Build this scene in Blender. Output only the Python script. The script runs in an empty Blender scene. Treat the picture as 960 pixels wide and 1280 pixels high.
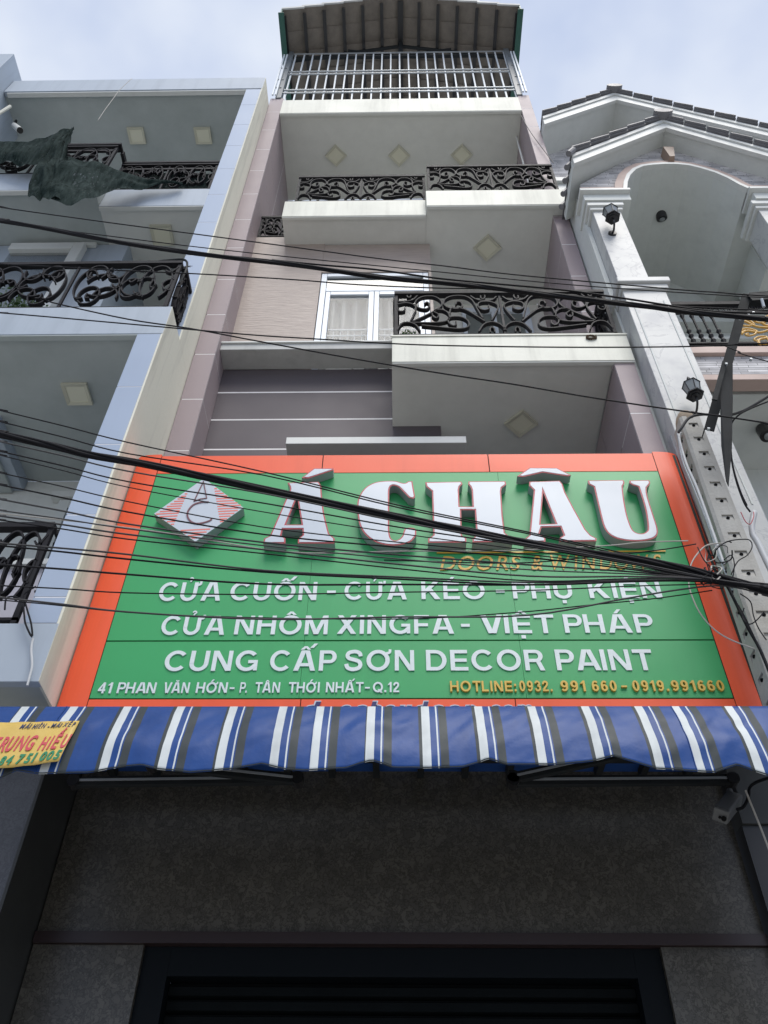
import bpy, bmesh, math, random
from mathutils import Vector, Matrix, noise
from math import sin, cos, tan, pi, radians
random.seed(7)
SC = bpy.context.scene
COL = SC.collection

# ------------------------------------------------------------------ camera
CAMPOS = Vector((0, 0, 1.6))
PITCH, YAW, ROLL, FPX = radians(45.6625), radians(-1.43636), radians(.76207), 1060.0
_f = Vector((sin(YAW)*cos(PITCH), cos(YAW)*cos(PITCH), sin(PITCH)))
_r0 = Vector((cos(YAW), -sin(YAW), 0)); _u0 = _r0.cross(_f)
_r = _r0*cos(ROLL)+_u0*sin(ROLL); _u = -_r0*sin(ROLL)+_u0*cos(ROLL)
cam_data = bpy.data.cameras.new('camera'); cam = bpy.data.objects.new('camera', cam_data); COL.objects.link(cam)
cam.matrix_world = Matrix((( _r.x,_u.x,-_f.x,0),(_r.y,_u.y,-_f.y,0),(_r.z,_u.z,-_f.z,1.6),(0,0,0,1)))
cam_data.sensor_fit = 'VERTICAL'; cam_data.sensor_height = 24; cam_data.lens = 24*FPX/1280
cam_data.clip_start = 0.05; cam_data.clip_end = 600
SC.camera = cam
def at(px, py, Y=None, Z=None):
    """the point of a plane (depth Y, or height Z) seen at this place of the 960x1280 photograph"""
    d = _f*FPX + _r*(px-480) - _u*(py-640)
    t = Y/d.y if Y is not None else (Z-1.6)/d.z
    return CAMPOS + d*t

# ------------------------------------------------------------------ world, sun, exposure
SUN_EL, SUN_ROT = radians(60), radians(160)
w = bpy.data.worlds.new('World'); SC.world = w; w.use_nodes = True
nt = w.node_tree; nt.nodes.clear()
N = nt.nodes.new; L = nt.links.new
out = N('ShaderNodeOutputWorld'); bg = N('ShaderNodeBackground'); bg.inputs['Strength'].default_value = 0.055
sky = N('ShaderNodeTexSky'); sky.sky_type = 'NISHITA'; sky.sun_disc = False
sky.sun_elevation = SUN_EL; sky.sun_rotation = SUN_ROT; sky.air_density = 1.0; sky.dust_density = 2.0; sky.ozone_density = 1.5
tc = N('ShaderNodeTexCoord'); mp = N('ShaderNodeMapping'); mp.inputs['Scale'].default_value = (1.6, 1.6, 2.4)
nz = N('ShaderNodeTexNoise'); nz.inputs['Scale'].default_value = 1.5; nz.inputs['Detail'].default_value = 5; nz.inputs['Roughness'].default_value = .5
cr = N('ShaderNodeValToRGB'); cr.color_ramp.elements[0].position = .42; cr.color_ramp.elements[1].position = .66
cr.color_ramp.elements[0].color = (4.4, 5.4, 7.9, 1); cr.color_ramp.elements[1].color = (8.0, 8.6, 9.7, 1)
mx = N('ShaderNodeMix'); mx.data_type = 'RGBA'; mx.inputs['Factor'].default_value = .85
L(tc.outputs['Generated'], mp.inputs['Vector']); L(mp.outputs[0], nz.inputs['Vector']); L(nz.outputs[0], cr.inputs[0])
L(sky.outputs[0], mx.inputs['A']); L(cr.outputs[0], mx.inputs['B']); L(mx.outputs['Result'], bg.inputs['Color']); L(bg.outputs[0], out.inputs[0])
sd = bpy.data.lights.new('sun', 'SUN'); sd.energy = 1.5; sd.angle = radians(38); sd.color = (1, .955, .89)
sun = bpy.data.objects.new('sun', sd); COL.objects.link(sun)
# nishita: rotation 0 puts the sun towards +Y, positive turns towards +X
sdir = Vector((sin(SUN_ROT)*cos(SUN_EL), cos(SUN_ROT)*cos(SUN_EL), sin(SUN_EL)))
sun.rotation_euler = sdir.to_track_quat('Z', 'Y').to_euler()
SC.view_settings.view_transform = 'Standard'; SC.view_settings.look = 'None'
SC.view_settings.exposure = 1.0; SC.view_settings.gamma = 1.0

# ------------------------------------------------------------------ materials
def mat(name, col, rough=.6, var=0.0, vscale=3.0, streak=0.0, grain=0.0, gscale=60.0, bump=0.0, metal=0.0, spec=.5, col2=None, stretch=(1,1,1), coat=0.0, thresh=None):
    m = bpy.data.materials.new(name); m.use_nodes = True
    t = m.node_tree; b = t.nodes['Principled BSDF']; n = t.nodes.new; l = t.links.new
    b.inputs['Roughness'].default_value = rough; b.inputs['Metallic'].default_value = metal
    b.inputs['Specular IOR Level'].default_value = spec; b.inputs['Coat Weight'].default_value = coat
    b.inputs['Coat Roughness'].default_value = .08
    b.inputs['Base Color'].default_value = (*col, 1)
    g = n('ShaderNodeNewGeometry')
    cur = None
    def mixin(fac, colb, prev):
        x = n('ShaderNodeMix'); x.data_type = 'RGBA'
        l(fac, x.inputs['Factor'])
        if prev is None: x.inputs['A'].default_value = (*col, 1)
        else: l(prev, x.inputs['A'])
        x.inputs['B'].default_value = (*colb, 1)
        return x.outputs['Result']
    def nzf(scale, vec_scale, lo, hi, amt, detail=5):
        mm = n('ShaderNodeMapping'); mm.inputs['Scale'].default_value = vec_scale; l(g.outputs['Position'], mm.inputs['Vector'])
        z = n('ShaderNodeTexNoise'); z.inputs['Scale'].default_value = scale; z.inputs['Detail'].default_value = detail; z.inputs['Roughness'].default_value = .62
        l(mm.outputs[0], z.inputs['Vector'])
        r = n('ShaderNodeMapRange'); r.inputs['From Min'].default_value = lo; r.inputs['From Max'].default_value = hi
        r.inputs['To Min'].default_value = 0; r.inputs['To Max'].default_value = amt; l(z.outputs['Fac'], r.inputs['Value'])
        return r.outputs[0], z.outputs['Fac']
    c2 = col2 or tuple(c*.55 for c in col)
    if var:
        lo, hi = thresh or (.38, .72)
        fz, raw = nzf(vscale, stretch, lo, hi, var); cur = mixin(fz, c2, cur)
        rr = n('ShaderNodeMapRange'); rr.inputs['To Min'].default_value = rough*.8; rr.inputs['To Max'].default_value = min(1, rough*1.25)
        l(raw, rr.inputs['Value']); l(rr.outputs[0], b.inputs['Roughness'])
    if streak:
        fz, _ = nzf(1.0, (7, 7, .55), .47, .72, streak); cur = mixin(fz, tuple(c*.4 for c in c2), cur)
    if grain:
        fz, raw = nzf(gscale, (1,1,1), .35, .7, grain, 3); cur = mixin(fz, tuple(c*.5 for c in c2), cur)
    if cur is not None: l(cur, b.inputs['Base Color'])
    if bump:
        mm = n('ShaderNodeMapping'); mm.inputs['Scale'].default_value = stretch; l(g.outputs['Position'], mm.inputs['Vector'])
        z = n('ShaderNodeTexNoise'); z.inputs['Scale'].default_value = gscale; z.inputs['Detail'].default_value = 4; l(mm.outputs[0], z.inputs['Vector'])
        bp = n('ShaderNodeBump'); bp.inputs['Strength'].default_value = bump; bp.inputs['Distance'].default_value = .01
        l(z.outputs['Fac'], bp.inputs['Height']); l(bp.outputs[0], b.inputs['Normal'])
    return m
def marble(name):
    m = mat(name, (.52, .53, .515), .4, spec=.25, var=.7, vscale=3.0, col2=(.42, .43, .44), thresh=(.5, .68))
    t = m.node_tree; b = t.nodes['Principled BSDF']; n = t.nodes.new; l = t.links.new
    g = n('ShaderNodeNewGeometry'); z = n('ShaderNodeTexNoise'); z.inputs['Scale'].default_value = 2.3; z.inputs['Detail'].default_value = 6; z.inputs['Roughness'].default_value = .6; z.inputs['Distortion'].default_value = 1.2
    l(g.outputs['Position'], z.inputs['Vector'])
    s = n('ShaderNodeMath'); s.operation = 'SUBTRACT'; s.inputs[1].default_value = .5; l(z.outputs['Fac'], s.inputs[0])
    a = n('ShaderNodeMath'); a.operation = 'ABSOLUTE'; l(s.outputs[0], a.inputs[0])
    r = n('ShaderNodeMapRange'); r.inputs['From Min'].default_value = 0; r.inputs['From Max'].default_value = .016; r.inputs['To Min'].default_value = .6; r.inputs['To Max'].default_value = 0; l(a.outputs[0], r.inputs['Value'])
    x = n('ShaderNodeMix'); x.data_type = 'RGBA'; l(r.outputs[0], x.inputs['Factor'])
    src = b.inputs['Base Color'].links[0].from_socket; l(src, x.inputs['A']); x.inputs['B'].default_value = (.30, .31, .33, 1)
    l(x.outputs['Result'], b.inputs['Base Color']); return m
def granite(name, c1, c2, vein, rough=.25):
    m = bpy.data.materials.new(name); m.use_nodes = True
    t = m.node_tree; b = t.nodes['Principled BSDF']; n = t.nodes.new; l = t.links.new
    g = n('ShaderNodeNewGeometry'); v = n('ShaderNodeTexVoronoi'); v.feature = 'DISTANCE_TO_EDGE'; v.inputs['Scale'].default_value = 24
    z = n('ShaderNodeTexNoise'); z.inputs['Scale'].default_value = 16; z.inputs['Detail'].default_value = 8
    mm = n('ShaderNodeMix'); mm.data_type = 'RGBA'; mm.inputs['Factor'].default_value = .22
    l(g.outputs['Position'], z.inputs['Vector']); l(g.outputs['Position'], mm.inputs['A']); l(z.outputs['Color'], mm.inputs['B']); l(mm.outputs['Result'], v.inputs['Vector'])
    r = n('ShaderNodeMapRange'); r.inputs['From Max'].default_value = .12; r.inputs['To Min'].default_value = 1; r.inputs['To Max'].default_value = 0; l(v.outputs['Distance'], r.inputs['Value'])
    x = n('ShaderNodeMix'); x.data_type = 'RGBA'; x.inputs['A'].default_value = (*c1, 1); x.inputs['B'].default_value = (*c2, 1)
    zr = n('ShaderNodeMapRange'); zr.inputs['From Min'].default_value = .35; zr.inputs['From Max'].default_value = .65; v2 = n('ShaderNodeTexVoronoi'); v2.inputs['Scale'].default_value = 24; l(mm.outputs['Result'], v2.inputs['Vector']); sc = n('ShaderNodeSeparateColor'); l(v2.outputs['Color'], sc.inputs[0]); av = n('ShaderNodeMath'); av.operation = 'ADD'; l(sc.outputs[0], av.inputs[0]); l(z.outputs['Fac'], av.inputs[1]); zr.inputs['From Min'].default_value = .55; zr.inputs['From Max'].default_value = 1.45; l(av.outputs[0], zr.inputs['Value']); l(zr.outputs[0], x.inputs['Factor'])
    y = n('ShaderNodeMix'); y.data_type = 'RGBA'; l(r.outputs[0], y.inputs['Factor']); l(x.outputs['Result'], y.inputs['A']); y.inputs['B'].default_value = (*vein, 1)
    l(y.outputs['Result'], b.inputs['Base Color']); b.inputs['Roughness'].default_value = rough; return m
def glass(name, col, rough=.05, alpha=1.0):
    m = mat(name, col, rough, spec=.8)
    m.node_tree.nodes['Principled BSDF'].inputs['Alpha'].default_value = alpha; return m
def strips(name):
    m = bpy.data.materials.new(name); m.use_nodes = True; t = m.node_tree; b = t.nodes['Principled BSDF']; n = t.nodes.new; l = t.links.new
    g = n('ShaderNodeNewGeometry'); sp = n('ShaderNodeSeparateXYZ'); cb = n('ShaderNodeCombineXYZ'); l(g.outputs['Position'], sp.inputs[0]); l(sp.outputs['X'], cb.inputs['X']); l(sp.outputs['Z'], cb.inputs['Y'])
    br = n('ShaderNodeTexBrick'); br.inputs['Scale'].default_value = 1; br.inputs['Brick Width'].default_value = .26; br.inputs['Row Height'].default_value = .034; br.inputs['Mortar Size'].default_value = .003; br.offset = .37; br.squash = .7; br.squash_frequency = 3
    br.inputs['Color1'].default_value = (.66,.65,.65,1); br.inputs['Color2'].default_value = (.36,.355,.365,1); br.inputs['Mortar'].default_value = (.22,.22,.22,1); br.inputs['Bias'].default_value = -.15
    l(cb.outputs[0], br.inputs['Vector']); z = n('ShaderNodeTexNoise'); z.inputs['Scale'].default_value = 7; z.inputs['Detail'].default_value = 6; l(g.outputs['Position'], z.inputs['Vector'])
    mx_ = n('ShaderNodeMix'); mx_.data_type = 'RGBA'; mx_.blend_type = 'MULTIPLY'; mx_.inputs['Factor'].default_value = .6; l(br.outputs['Color'], mx_.inputs['A']); r = n('ShaderNodeMapRange'); r.inputs['From Min'].default_value = .3; r.inputs['From Max'].default_value = .7; r.inputs['To Min'].default_value = .6; r.inputs['To Max'].default_value = 1.25; l(z.outputs['Fac'], r.inputs['Value']); l(r.outputs[0], mx_.inputs['B'])
    l(mx_.outputs['Result'], b.inputs['Base Color']); b.inputs['Roughness'].default_value = .7; b.inputs['Specular IOR Level'].default_value = .25
    bp = n('ShaderNodeBump'); bp.inputs['Strength'].default_value = .5; bp.inputs['Distance'].default_value = .02; l(br.outputs['Fac'], bp.inputs['Height']); bp.invert = True; l(bp.outputs[0], b.inputs['Normal']); return m
M = dict(
  bright = mat('bright_cream_wall', (.82, .81, .74), .7, var=.08, vscale=1.3),
  cream = mat('cream_paint', (.67, .675, .585), .55, var=.25, vscale=1.4, streak=.34, col2=(.57,.57,.48), grain=.08),
  soffit = mat('soffit_paint', (.70, .71, .665), .75, var=.4, vscale=1.3, col2=(.58,.59,.54), grain=.10, gscale=7),
  mauve = mat('mauve_tile', (.35, .288, .296), .5, spec=.25, var=.35, vscale=1.7, col2=(.30,.25,.265), grain=.10, gscale=90),
  grout = mat('white_grout', (.80, .79, .78), .8, var=.3, vscale=4),
  dark = mat('charcoal_panel', (.115, .10, .108), .5, spec=.25, var=.3, vscale=2.2, col2=(.10,.09,.10), grain=.06),
  beige = mat('beige_wave_tile', (.40, .335, .29), .5, var=.45, vscale=7, col2=(.27,.22,.20), bump=.6, gscale=12, stretch=(.6,1,4.5)),
  ledge = mat('grey_plaster', (.50, .51, .49), .65, var=.3, vscale=3, streak=.15),
  blue = mat('pale_blue_paint', (.375, .43, .49), .55, var=.15, vscale=1.2, streak=.18, col2=(.31,.375,.45)),
  blue_tile = mat('pale_blue_tile', (.36, .43, .54), .45, spec=.25, var=.12, vscale=1.3, col2=(.38,.46,.62), streak=.05),
  bsoffit = mat('grey_green_soffit', (.42, .46, .45), .75, var=.5, vscale=1.1, grain=.10, gscale=6, col2=(.29,.33,.32)),
  pdark = mat('shaded_side_wall', (.040,.042,.040), .35, var=.3, vscale=3, spec=.3),  # shade around the awning put into the colour of these walls
  party = mat('cream_party_wall', (.78, .765, .64), .8, var=.25, vscale=1.1, streak=.35, col2=(.62,.60,.49), grain=.06, gscale=30),
  white = mat('white_paint', (.63, .645, .615), .5, var=.12, vscale=1.5, col2=(.56,.59,.58), streak=.08),
  gwall = mat('pale_grey_paint', (.63, .655, .62), .7, var=.35, vscale=1.3, streak=.12, grain=.06, gscale=8, col2=(.57,.60,.585)),
  peach = mat('peach_paint', (.50, .38, .33), .6, var=.2, vscale=4),
  slate = mat('slate_tile', (.20, .20, .21), .5, var=.4, vscale=8, grain=.2, bump=.15),
  stone = strips('grey_ledge_stone'),
  marble = marble('white_marble'),
  iron = mat('black_iron', (.010, .010, .013), .6, var=.3, vscale=9, spec=.2, col2=(.02,.018,.017)),
  steel = mat('galvanised_steel', (.45, .48, .50), .42, var=.3, vscale=6, metal=.5),
  darksteel = mat('dark_painted_steel', (.016, .019, .021), .6, spec=.15, var=.5, vscale=9, col2=(.028,.028,.026)),
  upvc = mat('white_window_frame', (.68, .74, .80), .35),
  curtain = mat('pale_curtain', (.50, .505, .48), .9, var=.2, vscale=8, stretch=(3,3,.4)),
  pane = glass('window_glass', (.10, .12, .13), .04, .22),
  midglass = glass('grey_glass', (.16, .18, .17), .08),
  dglass = glass('dark_glass', (.035, .045, .045), .04),
  orange = mat('orange_aluminium', (.86, .120, .045), .36, spec=.35, var=.10, vscale=.9, col2=(.66,.085,.035), streak=.10),
  green = mat('green_aluminium', (.050, .365, .125), .34, spec=.4, var=.25, vscale=.9, col2=(.038,.30,.10), streak=.05),
  seam = mat('black_sealant', (.01, .02, .015), .7),
  lface = mat('white_acrylic', (.56, .61, .655), .22, var=.12, vscale=3, col2=(.50,.54,.60)),
  lred = mat('red_trim', (.42, .035, .05), .4),
  lside = mat('grey_letter_return', (.30, .33, .33), .4),
  lsilver = mat('silver_white_letter', (.70, .77, .77), .35, var=.45, vscale=14, col2=(.52,.58,.60)),
  lgold = mat('yellow_gold_letter', (.68, .44, .07), .35, var=.3, vscale=12),
  lorange = mat('thin_gold_letter', (.70, .40, .05), .4),
  navy = mat('navy_letter', (.02, .02, .12), .4),
  stripered = mat('logo_red_stripe', (.72, .17, .12), .4),
  maroon = mat('logo_maroon_line', (.16, .05, .06), .4),
  fblue = mat('blue_awning_fabric', (.017, .062, .225), .42, spec=.22, var=.35, vscale=5, col2=(.016,.050,.19), streak=.25, bump=.35, gscale=9),
  fgrey = mat('grey_awning_stripe', (.046, .056, .060), .5, spec=.2, var=.3, vscale=6, bump=.2, gscale=9),
  fwhite = mat('white_awning_stripe', (.60, .64, .64), .5, spec=.2, streak=.25, var=.35, vscale=5, col2=(.42,.45,.45), bump=.2, gscale=9),
  yellow = mat('yellow_banner', (.62, .43, .10), .5, var=.35, vscale=6, col2=(.45,.30,.07)),
  bred = mat('banner_red_print', (.52, .06, .08), .6), bgreen = mat('banner_green_print', (.02, .20, .09), .6), bnavy = mat('banner_navy_print', (.03, .04, .10), .6),
  rubber = mat('black_cable', (.008, .008, .010), .6, spec=.2), rubber2 = mat('grey_cable', (.035, .035, .036), .6), wirewhite = mat('pale_cable', (.42, .40, .36), .6),
  concrete = mat('pole_concrete', (.47, .46, .42), .85, var=.55, vscale=5, col2=(.33,.315,.28), streak=.2, grain=.15, bump=.25),
  capc = mat('rusty_pole_cap', (.36, .29, .21), .85, var=.8, vscale=6, col2=(.14,.11,.08), bump=.3),
  hole = mat('shadowed_hole', (.012, .012, .012), 1.0, spec=0),
  pvc = mat('white_pvc', (.55, .56, .56), .4),
  granite = granite('brown_granite', (.094,.088,.073), (.062,.058,.048), (.030,.027,.021), .33),
  trim = mat('maroon_trim', (.028, .018, .018), .35),
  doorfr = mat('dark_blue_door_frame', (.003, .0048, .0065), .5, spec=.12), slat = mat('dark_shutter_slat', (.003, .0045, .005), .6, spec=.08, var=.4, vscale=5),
  polished = granite('polished_dark_tile', (.07,.072,.078), (.055,.057,.062), (.04,.04,.045), .16),
  roofunder = mat('brown_cement_tile', (.21, .185, .155), .85, var=.6, vscale=6, col2=(.11,.10,.085), streak=0, grain=.2),
  gutter = mat('green_fascia', (.025, .10, .075), .5, var=.4, vscale=4), cagewhite = mat('white_steel_bar', (.66, .70, .72), .5), cagepost = mat('grey_steel_post', (.17, .19, .20), .5),
  lamp = mat('frosted_lamp_panel', (.69, .68, .54), .6), lampframe = mat('beige_lamp_frame', (.54, .53, .42), .5),
  leaf = mat('green_leaf', (.05, .12, .03), .5, var=.6, vscale=30, col2=(.12,.20,.06)), pot = mat('clay_pot', (.30, .14, .08), .8),
  gold = mat('gold_paint', (.62, .36, .07), .42, var=.3, vscale=20), lav = mat('lavender_wall_tile', (.50, .48, .52), .35, var=.3, vscale=2),
  asphalt = mat('street_concrete', (.40, .39, .37), .9, var=.5, vscale=2, grain=.4, bump=.3), paving = mat('paving', (.44, .43, .41), .85, var=.4, vscale=1.5, grain=.2, bump=.2),
  kerb = mat('kerb_stone', (.34, .33, .31), .85, var=.4), camw = mat('grey_camera_plastic', (.10,.105,.105), .4), blackp = mat('black_plastic', (.015,.015,.016), .35),
  nest = mat('brown_nest', (.07,.045,.025), .95), bulb = mat('clear_bulb_glass', (.24,.26,.26), .1), spandrel=mat('dark_olive_wall', (.10,.10,.075), .5),
)
# net: a weave with open meshes
def netmat():
    m = mat('dark_green_net', (.009, .017, .016), .95, spec=.03, var=.9, vscale=5, stretch=(4,4,.7), col2=(.045,.062,.058))
    t = m.node_tree; b = t.nodes['Principled BSDF']; n = t.nodes.new; l = t.links.new
    g = n('ShaderNodeNewGeometry'); z = n('ShaderNodeTexNoise'); z.inputs['Scale'].default_value = 60
    mm = n('ShaderNodeMapping'); mm.inputs['Scale'].default_value = (1, 1, .25); l(g.outputs['Position'], mm.inputs['Vector']); l(mm.outputs[0], z.inputs['Vector'])
    r = n('ShaderNodeMapRange'); r.inputs['From Min'].default_value = .3; r.inputs['From Max'].default_value = .45; r.inputs['To Min'].default_value = .80; r.inputs['To Max'].default_value = 1
    l(z.outputs['Fac'], r.inputs['Value']); l(r.outputs[0], b.inputs['Alpha']); return m
M['net'] = netmat()

# ------------------------------------------------------------------ mesh helpers
class MB:
    def __init__(s): s.v = []; s.f = []; s.m = []
    def add(s, vs, fs, mi=0):
        o = len(s.v); s.v += [tuple(v) for v in vs]; s.f += [tuple(o+i for i in f) for f in fs]; s.m += [mi]*len(fs); return s
    def box(s, x0, x1, y0, y1, z0, z1, mi=0):
        x0, x1 = min(x0,x1), max(x0,x1); y0, y1 = min(y0,y1), max(y0,y1); z0, z1 = min(z0,z1), max(z0,z1)
        v = [(x0,y0,z0),(x1,y0,z0),(x1,y1,z0),(x0,y1,z0),(x0,y0,z1),(x1,y0,z1),(x1,y1,z1),(x0,y1,z1)]
        return s.add(v, [(0,3,2,1),(4,5,6,7),(0,1,5,4),(1,2,6,5),(2,3,7,6),(3,0,4,7)], mi)
    def hexa(s, a, b, mi=0):   # a, b: two quads (front loop, back loop)
        return s.add(list(a)+list(b), [(0,1,2,3),(7,6,5,4),(0,4,5,1),(1,5,6,2),(2,6,7,3),(3,7,4,0)], mi)
    def prism(s, pts, off, mi=0):   # pts: coplanar loop of 3-D points, off: extrusion vector
        n = len(pts); off = Vector(off); q = [Vector(p)+off for p in pts]
        return s.add([tuple(p) for p in pts]+[tuple(p) for p in q], [tuple(range(n)), tuple(range(2*n-1, n-1, -1))]+[(i, n+i, n+(i+1)%n, (i+1)%n) for i in range(n)], mi)
    def tube(s, pts, r, n=8, mi=0, cap=True):
        pts = [Vector(p) for p in pts]; o = len(s.v); rr = r if isinstance(r, (list, tuple)) else [r]*len(pts)
        up = Vector((.13, .21, 1)).normalized(); rings = []
        for i, p in enumerate(pts):
            d = (pts[min(i+1, len(pts)-1)]-pts[max(i-1, 0)])
            if d.length < 1e-9: d = Vector((0,0,1))
            d.normalize(); a = d.cross(up)
            if a.length < .05: a = d.cross(Vector((1,0,0)))
            a.normalize(); b = d.cross(a)
            rings.append([p+a*(rr[i]*cos(2*pi*k/n))+b*(rr[i]*sin(2*pi*k/n)) for k in range(n)])
        vs = [tuple(v) for g in rings for v in g]; fs = []
        for i in range(len(pts)-1):
            for k in range(n): fs.append((i*n+k, i*n+(k+1)%n, (i+1)*n+(k+1)%n, (i+1)*n+k))
        if cap: fs.append(tuple(range(n-1, -1, -1))); fs.append(tuple((len(pts)-1)*n+k for k in range(n)))
        return s.add(vs, fs, mi)
    def bar(s, a, b, w, d, mi=0, side=Vector((0,1,0))):   # rectangular bar from a to b, d along side
        a, b = Vector(a), Vector(b); t = (b-a).normalized(); e = t.cross(side).normalized(); g = e.cross(t).normalized()
        q = [e*w/2+g*d/2, -e*w/2+g*d/2, -e*w/2-g*d/2, e*w/2-g*d/2]
        return s.hexa([a+x for x in q], [b+x for x in q], mi)
    def ribbon(s, pts, t, wv, mi=0):  # flat bar bent along pts; wv = width vector
        pts = [Vector(p) for p in pts]; wv = Vector(wv); wn = wv.normalized(); vs = []; fs = []
        for i, p in enumerate(pts):
            d = (pts[min(i+1,len(pts)-1)]-pts[max(i-1,0)]).normalized(); nn = d.cross(wn).normalized()*t/2
            vs += [p+nn-wv/2, p-nn-wv/2, p-nn+wv/2, p+nn+wv/2]
        for i in range(len(pts)-1):
            for k in range(4): fs.append((i*4+k, i*4+(k+1)%4, i*4+4+(k+1)%4, i*4+4+k))
        fs.append((3,2,1,0)); fs.append(tuple(4*(len(pts)-1)+k for k in range(4)))
        return s.add(vs, fs, mi)
    def mesh(s, name, mats, smooth=False):
        me = bpy.data.meshes.new(name); me.from_pydata(s.v, [], s.f)
        for m in (mats if isinstance(mats, (list, tuple)) else [mats]): me.materials.append(m)
        me.polygons.foreach_set('material_index', s.m)
        bm = bmesh.new(); bm.from_mesh(me); bmesh.ops.recalc_face_normals(bm, faces=bm.faces); bm.to_mesh(me); bm.free()
        if smooth:
            me.polygons.foreach_set('use_smooth', [True]*len(me.polygons))
        me.update(); return me
def link(name, me, parent=None, loc=None, rot=None, label=None):
    o = bpy.data.objects.new(name, me); COL.objects.link(o)
    if parent is not None: o.parent = parent
    if loc is not None: o.location = loc
    if rot is not None: o.rotation_euler = rot
    if label: o['label'] = label
    return o
def obj(name, mb, mats, parent=None, smooth=False, bevel=0, label=None):
    o = link(name, mb.mesh(name, mats, smooth), parent, label=label)
    if bevel:
        b = o.modifiers.new('bevel', 'BEVEL'); b.width = bevel; b.segments = 2; b.limit_method = 'ANGLE'; b.angle_limit = radians(50)
    return o
def box(name, m, parent, x0, x1, y0, y1, z0, z1, bevel=0, label=None):
    return obj(name, MB().box(x0,x1,y0,y1,z0,z1), m, parent, bevel=bevel, label=label)
def thing(name, label, cat, group=None):
    o = bpy.data.objects.new(name, None); COL.objects.link(o); o.empty_display_size = .1
    o['label'] = label; o['category'] = cat
    if group: o['group'] = group
    return o
def tag(o, label, cat, group=None):
    o['label'] = label; o['category'] = cat
    if group: o['group'] = group
    return o
def struct(o): o['kind'] = 'structure'; return o
def catmull(P, k=4):
    P = [Vector(p) for p in P]; out = []
    for i in range(len(P)-1):
        p0 = P[max(i-1,0)]; p1 = P[i]; p2 = P[i+1]; p3 = P[min(i+2,len(P)-1)]
        for j in range(k):
            t = j/k; out.append(.5*((2*p1)+(p2-p0)*t+(2*p0-5*p1+4*p2-p3)*t*t+(-p0+3*p1-3*p2+p3)*t*t*t))
    out.append(P[-1]); return out
def glyph(splines, mat_, name, depth, offset=0.0, res=1):
    """filled outline (with holes) in the local XY plane, extruded, as a mesh"""
    c = bpy.data.curves.new(name, 'CURVE'); c.dimensions = '2D'; c.fill_mode = 'BOTH'; c.extrude = depth/2; c.offset = offset
    for sp in splines:
        s = c.splines.new('POLY'); s.points.add(len(sp)-1); s.use_cyclic_u = True
        for p, q in zip(s.points, sp): p.co = (q[0], q[1], 0, 1)
    o = bpy.data.objects.new(name, c); me = bpy.data.meshes.new_from_object(o); bpy.data.objects.remove(o); bpy.data.curves.remove(c)
    me.materials.clear(); me.materials.append(mat_); me.name = name; return me
ROT_SIGN = (pi/2, 0, 0)      # local XY -> world X, Z ; local +Z -> world -Y (towards the street)
_gc = {}
def charmesh(ch, m, depth, bold, shear=0.0):
    k = (ch, m.name, round(depth,4), round(bold,4), shear)
    if k not in _gc:
        c = bpy.data.curves.new('t', 'FONT'); c.body = ch; c.extrude = depth/2; c.offset = bold; c.shear = shear; c.resolution_u = 3
        o = bpy.data.objects.new('t', c); me = bpy.data.meshes.new_from_object(o); bpy.data.objects.remove(o); bpy.data.curves.remove(c)
        me.materials.clear(); me.materials.append(m); me.name = 'letter'
        xs = [v.co.x for v in me.vertices]; _gc[k] = (me, min(xs), max(xs))
    return _gc[k]
def word(text, x0, x1, zb, zt, y, m, parent, depth=.012, bold=.035, gap=.07, shear=0.0, rot=ROT_SIGN, zb2=None, y2=None, name='letter', cap=.682, size=None):
    """letters of one word, each a mesh, fitted between x0 and x1 (base line zb, cap line zt)"""
    dat = []; cur = 0
    for ch in text:
        if ch == ' ': cur += .32; continue
        me, a, b = charmesh(ch, m, depth, bold, shear); dat.append((me, a, cur)); cur += (b-a)+(gap if ch not in '.' else gap*.8)
        if ch in 'ƠƯỚỬỜ': cur -= .05
    cur -= gap; sx = (x1-x0)/cur; sz = (zt-zb)/(cap+2*bold) if size is None else size
    for me, a, c in dat:
        o = link(name, me, parent); f = c/cur; zz = zb + (0 if zb2 is None else (zb2-zb)*f); yy = y + (0 if y2 is None else (y2-y)*f)
        o.location = (x0+(c-a)*sx, yy, zz+bold*sz); o.rotation_euler = rot; o.scale = (sx, sz, 1)

# a heavy sans alphabet built from strokes: unit cap height
_t = .19; _th = .165
def _R(x0, x1, y0, y1): return [(x0,y0),(x1,y0),(x1,y1),(x0,y1)]
def _P(x0, y0, x1, y1, w_): return [(x0-w_/2,y0),(x0+w_/2,y0),(x1+w_/2,y1),(x1-w_/2,y1)]
def _arc(cx, cy, rx, ry, a0, a1, n=None, t1=None, t2=None):
    n = n or max(6, int(abs(a1-a0)/13)); t1 = t1 or _t; t2 = t2 or _th; o = []; i_ = []
    for k in range(n+1):
        a_ = radians(a0+(a1-a0)*k/n); o.append((cx+rx*cos(a_), cy+ry*sin(a_))); i_.append((cx+(rx-t1)*cos(a_), cy+(ry-t2)*sin(a_)))
    return [('strip', o, i_)]
def _rib(P, t=None):
    t = t or .175; P = [p.xy for p in catmull([(x, y, 0) for x, y in P], 4)]; o = []; i_ = []
    for k in range(len(P)):
        d_ = (P[min(k+1,len(P)-1)]-P[max(k-1,0)]).normalized(); nn = Vector((-d_.y, d_.x))*t/2; o.append(tuple(P[k]+nn)); i_.append(tuple(P[k]-nn))
    return [('strip', o, i_)]
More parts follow.
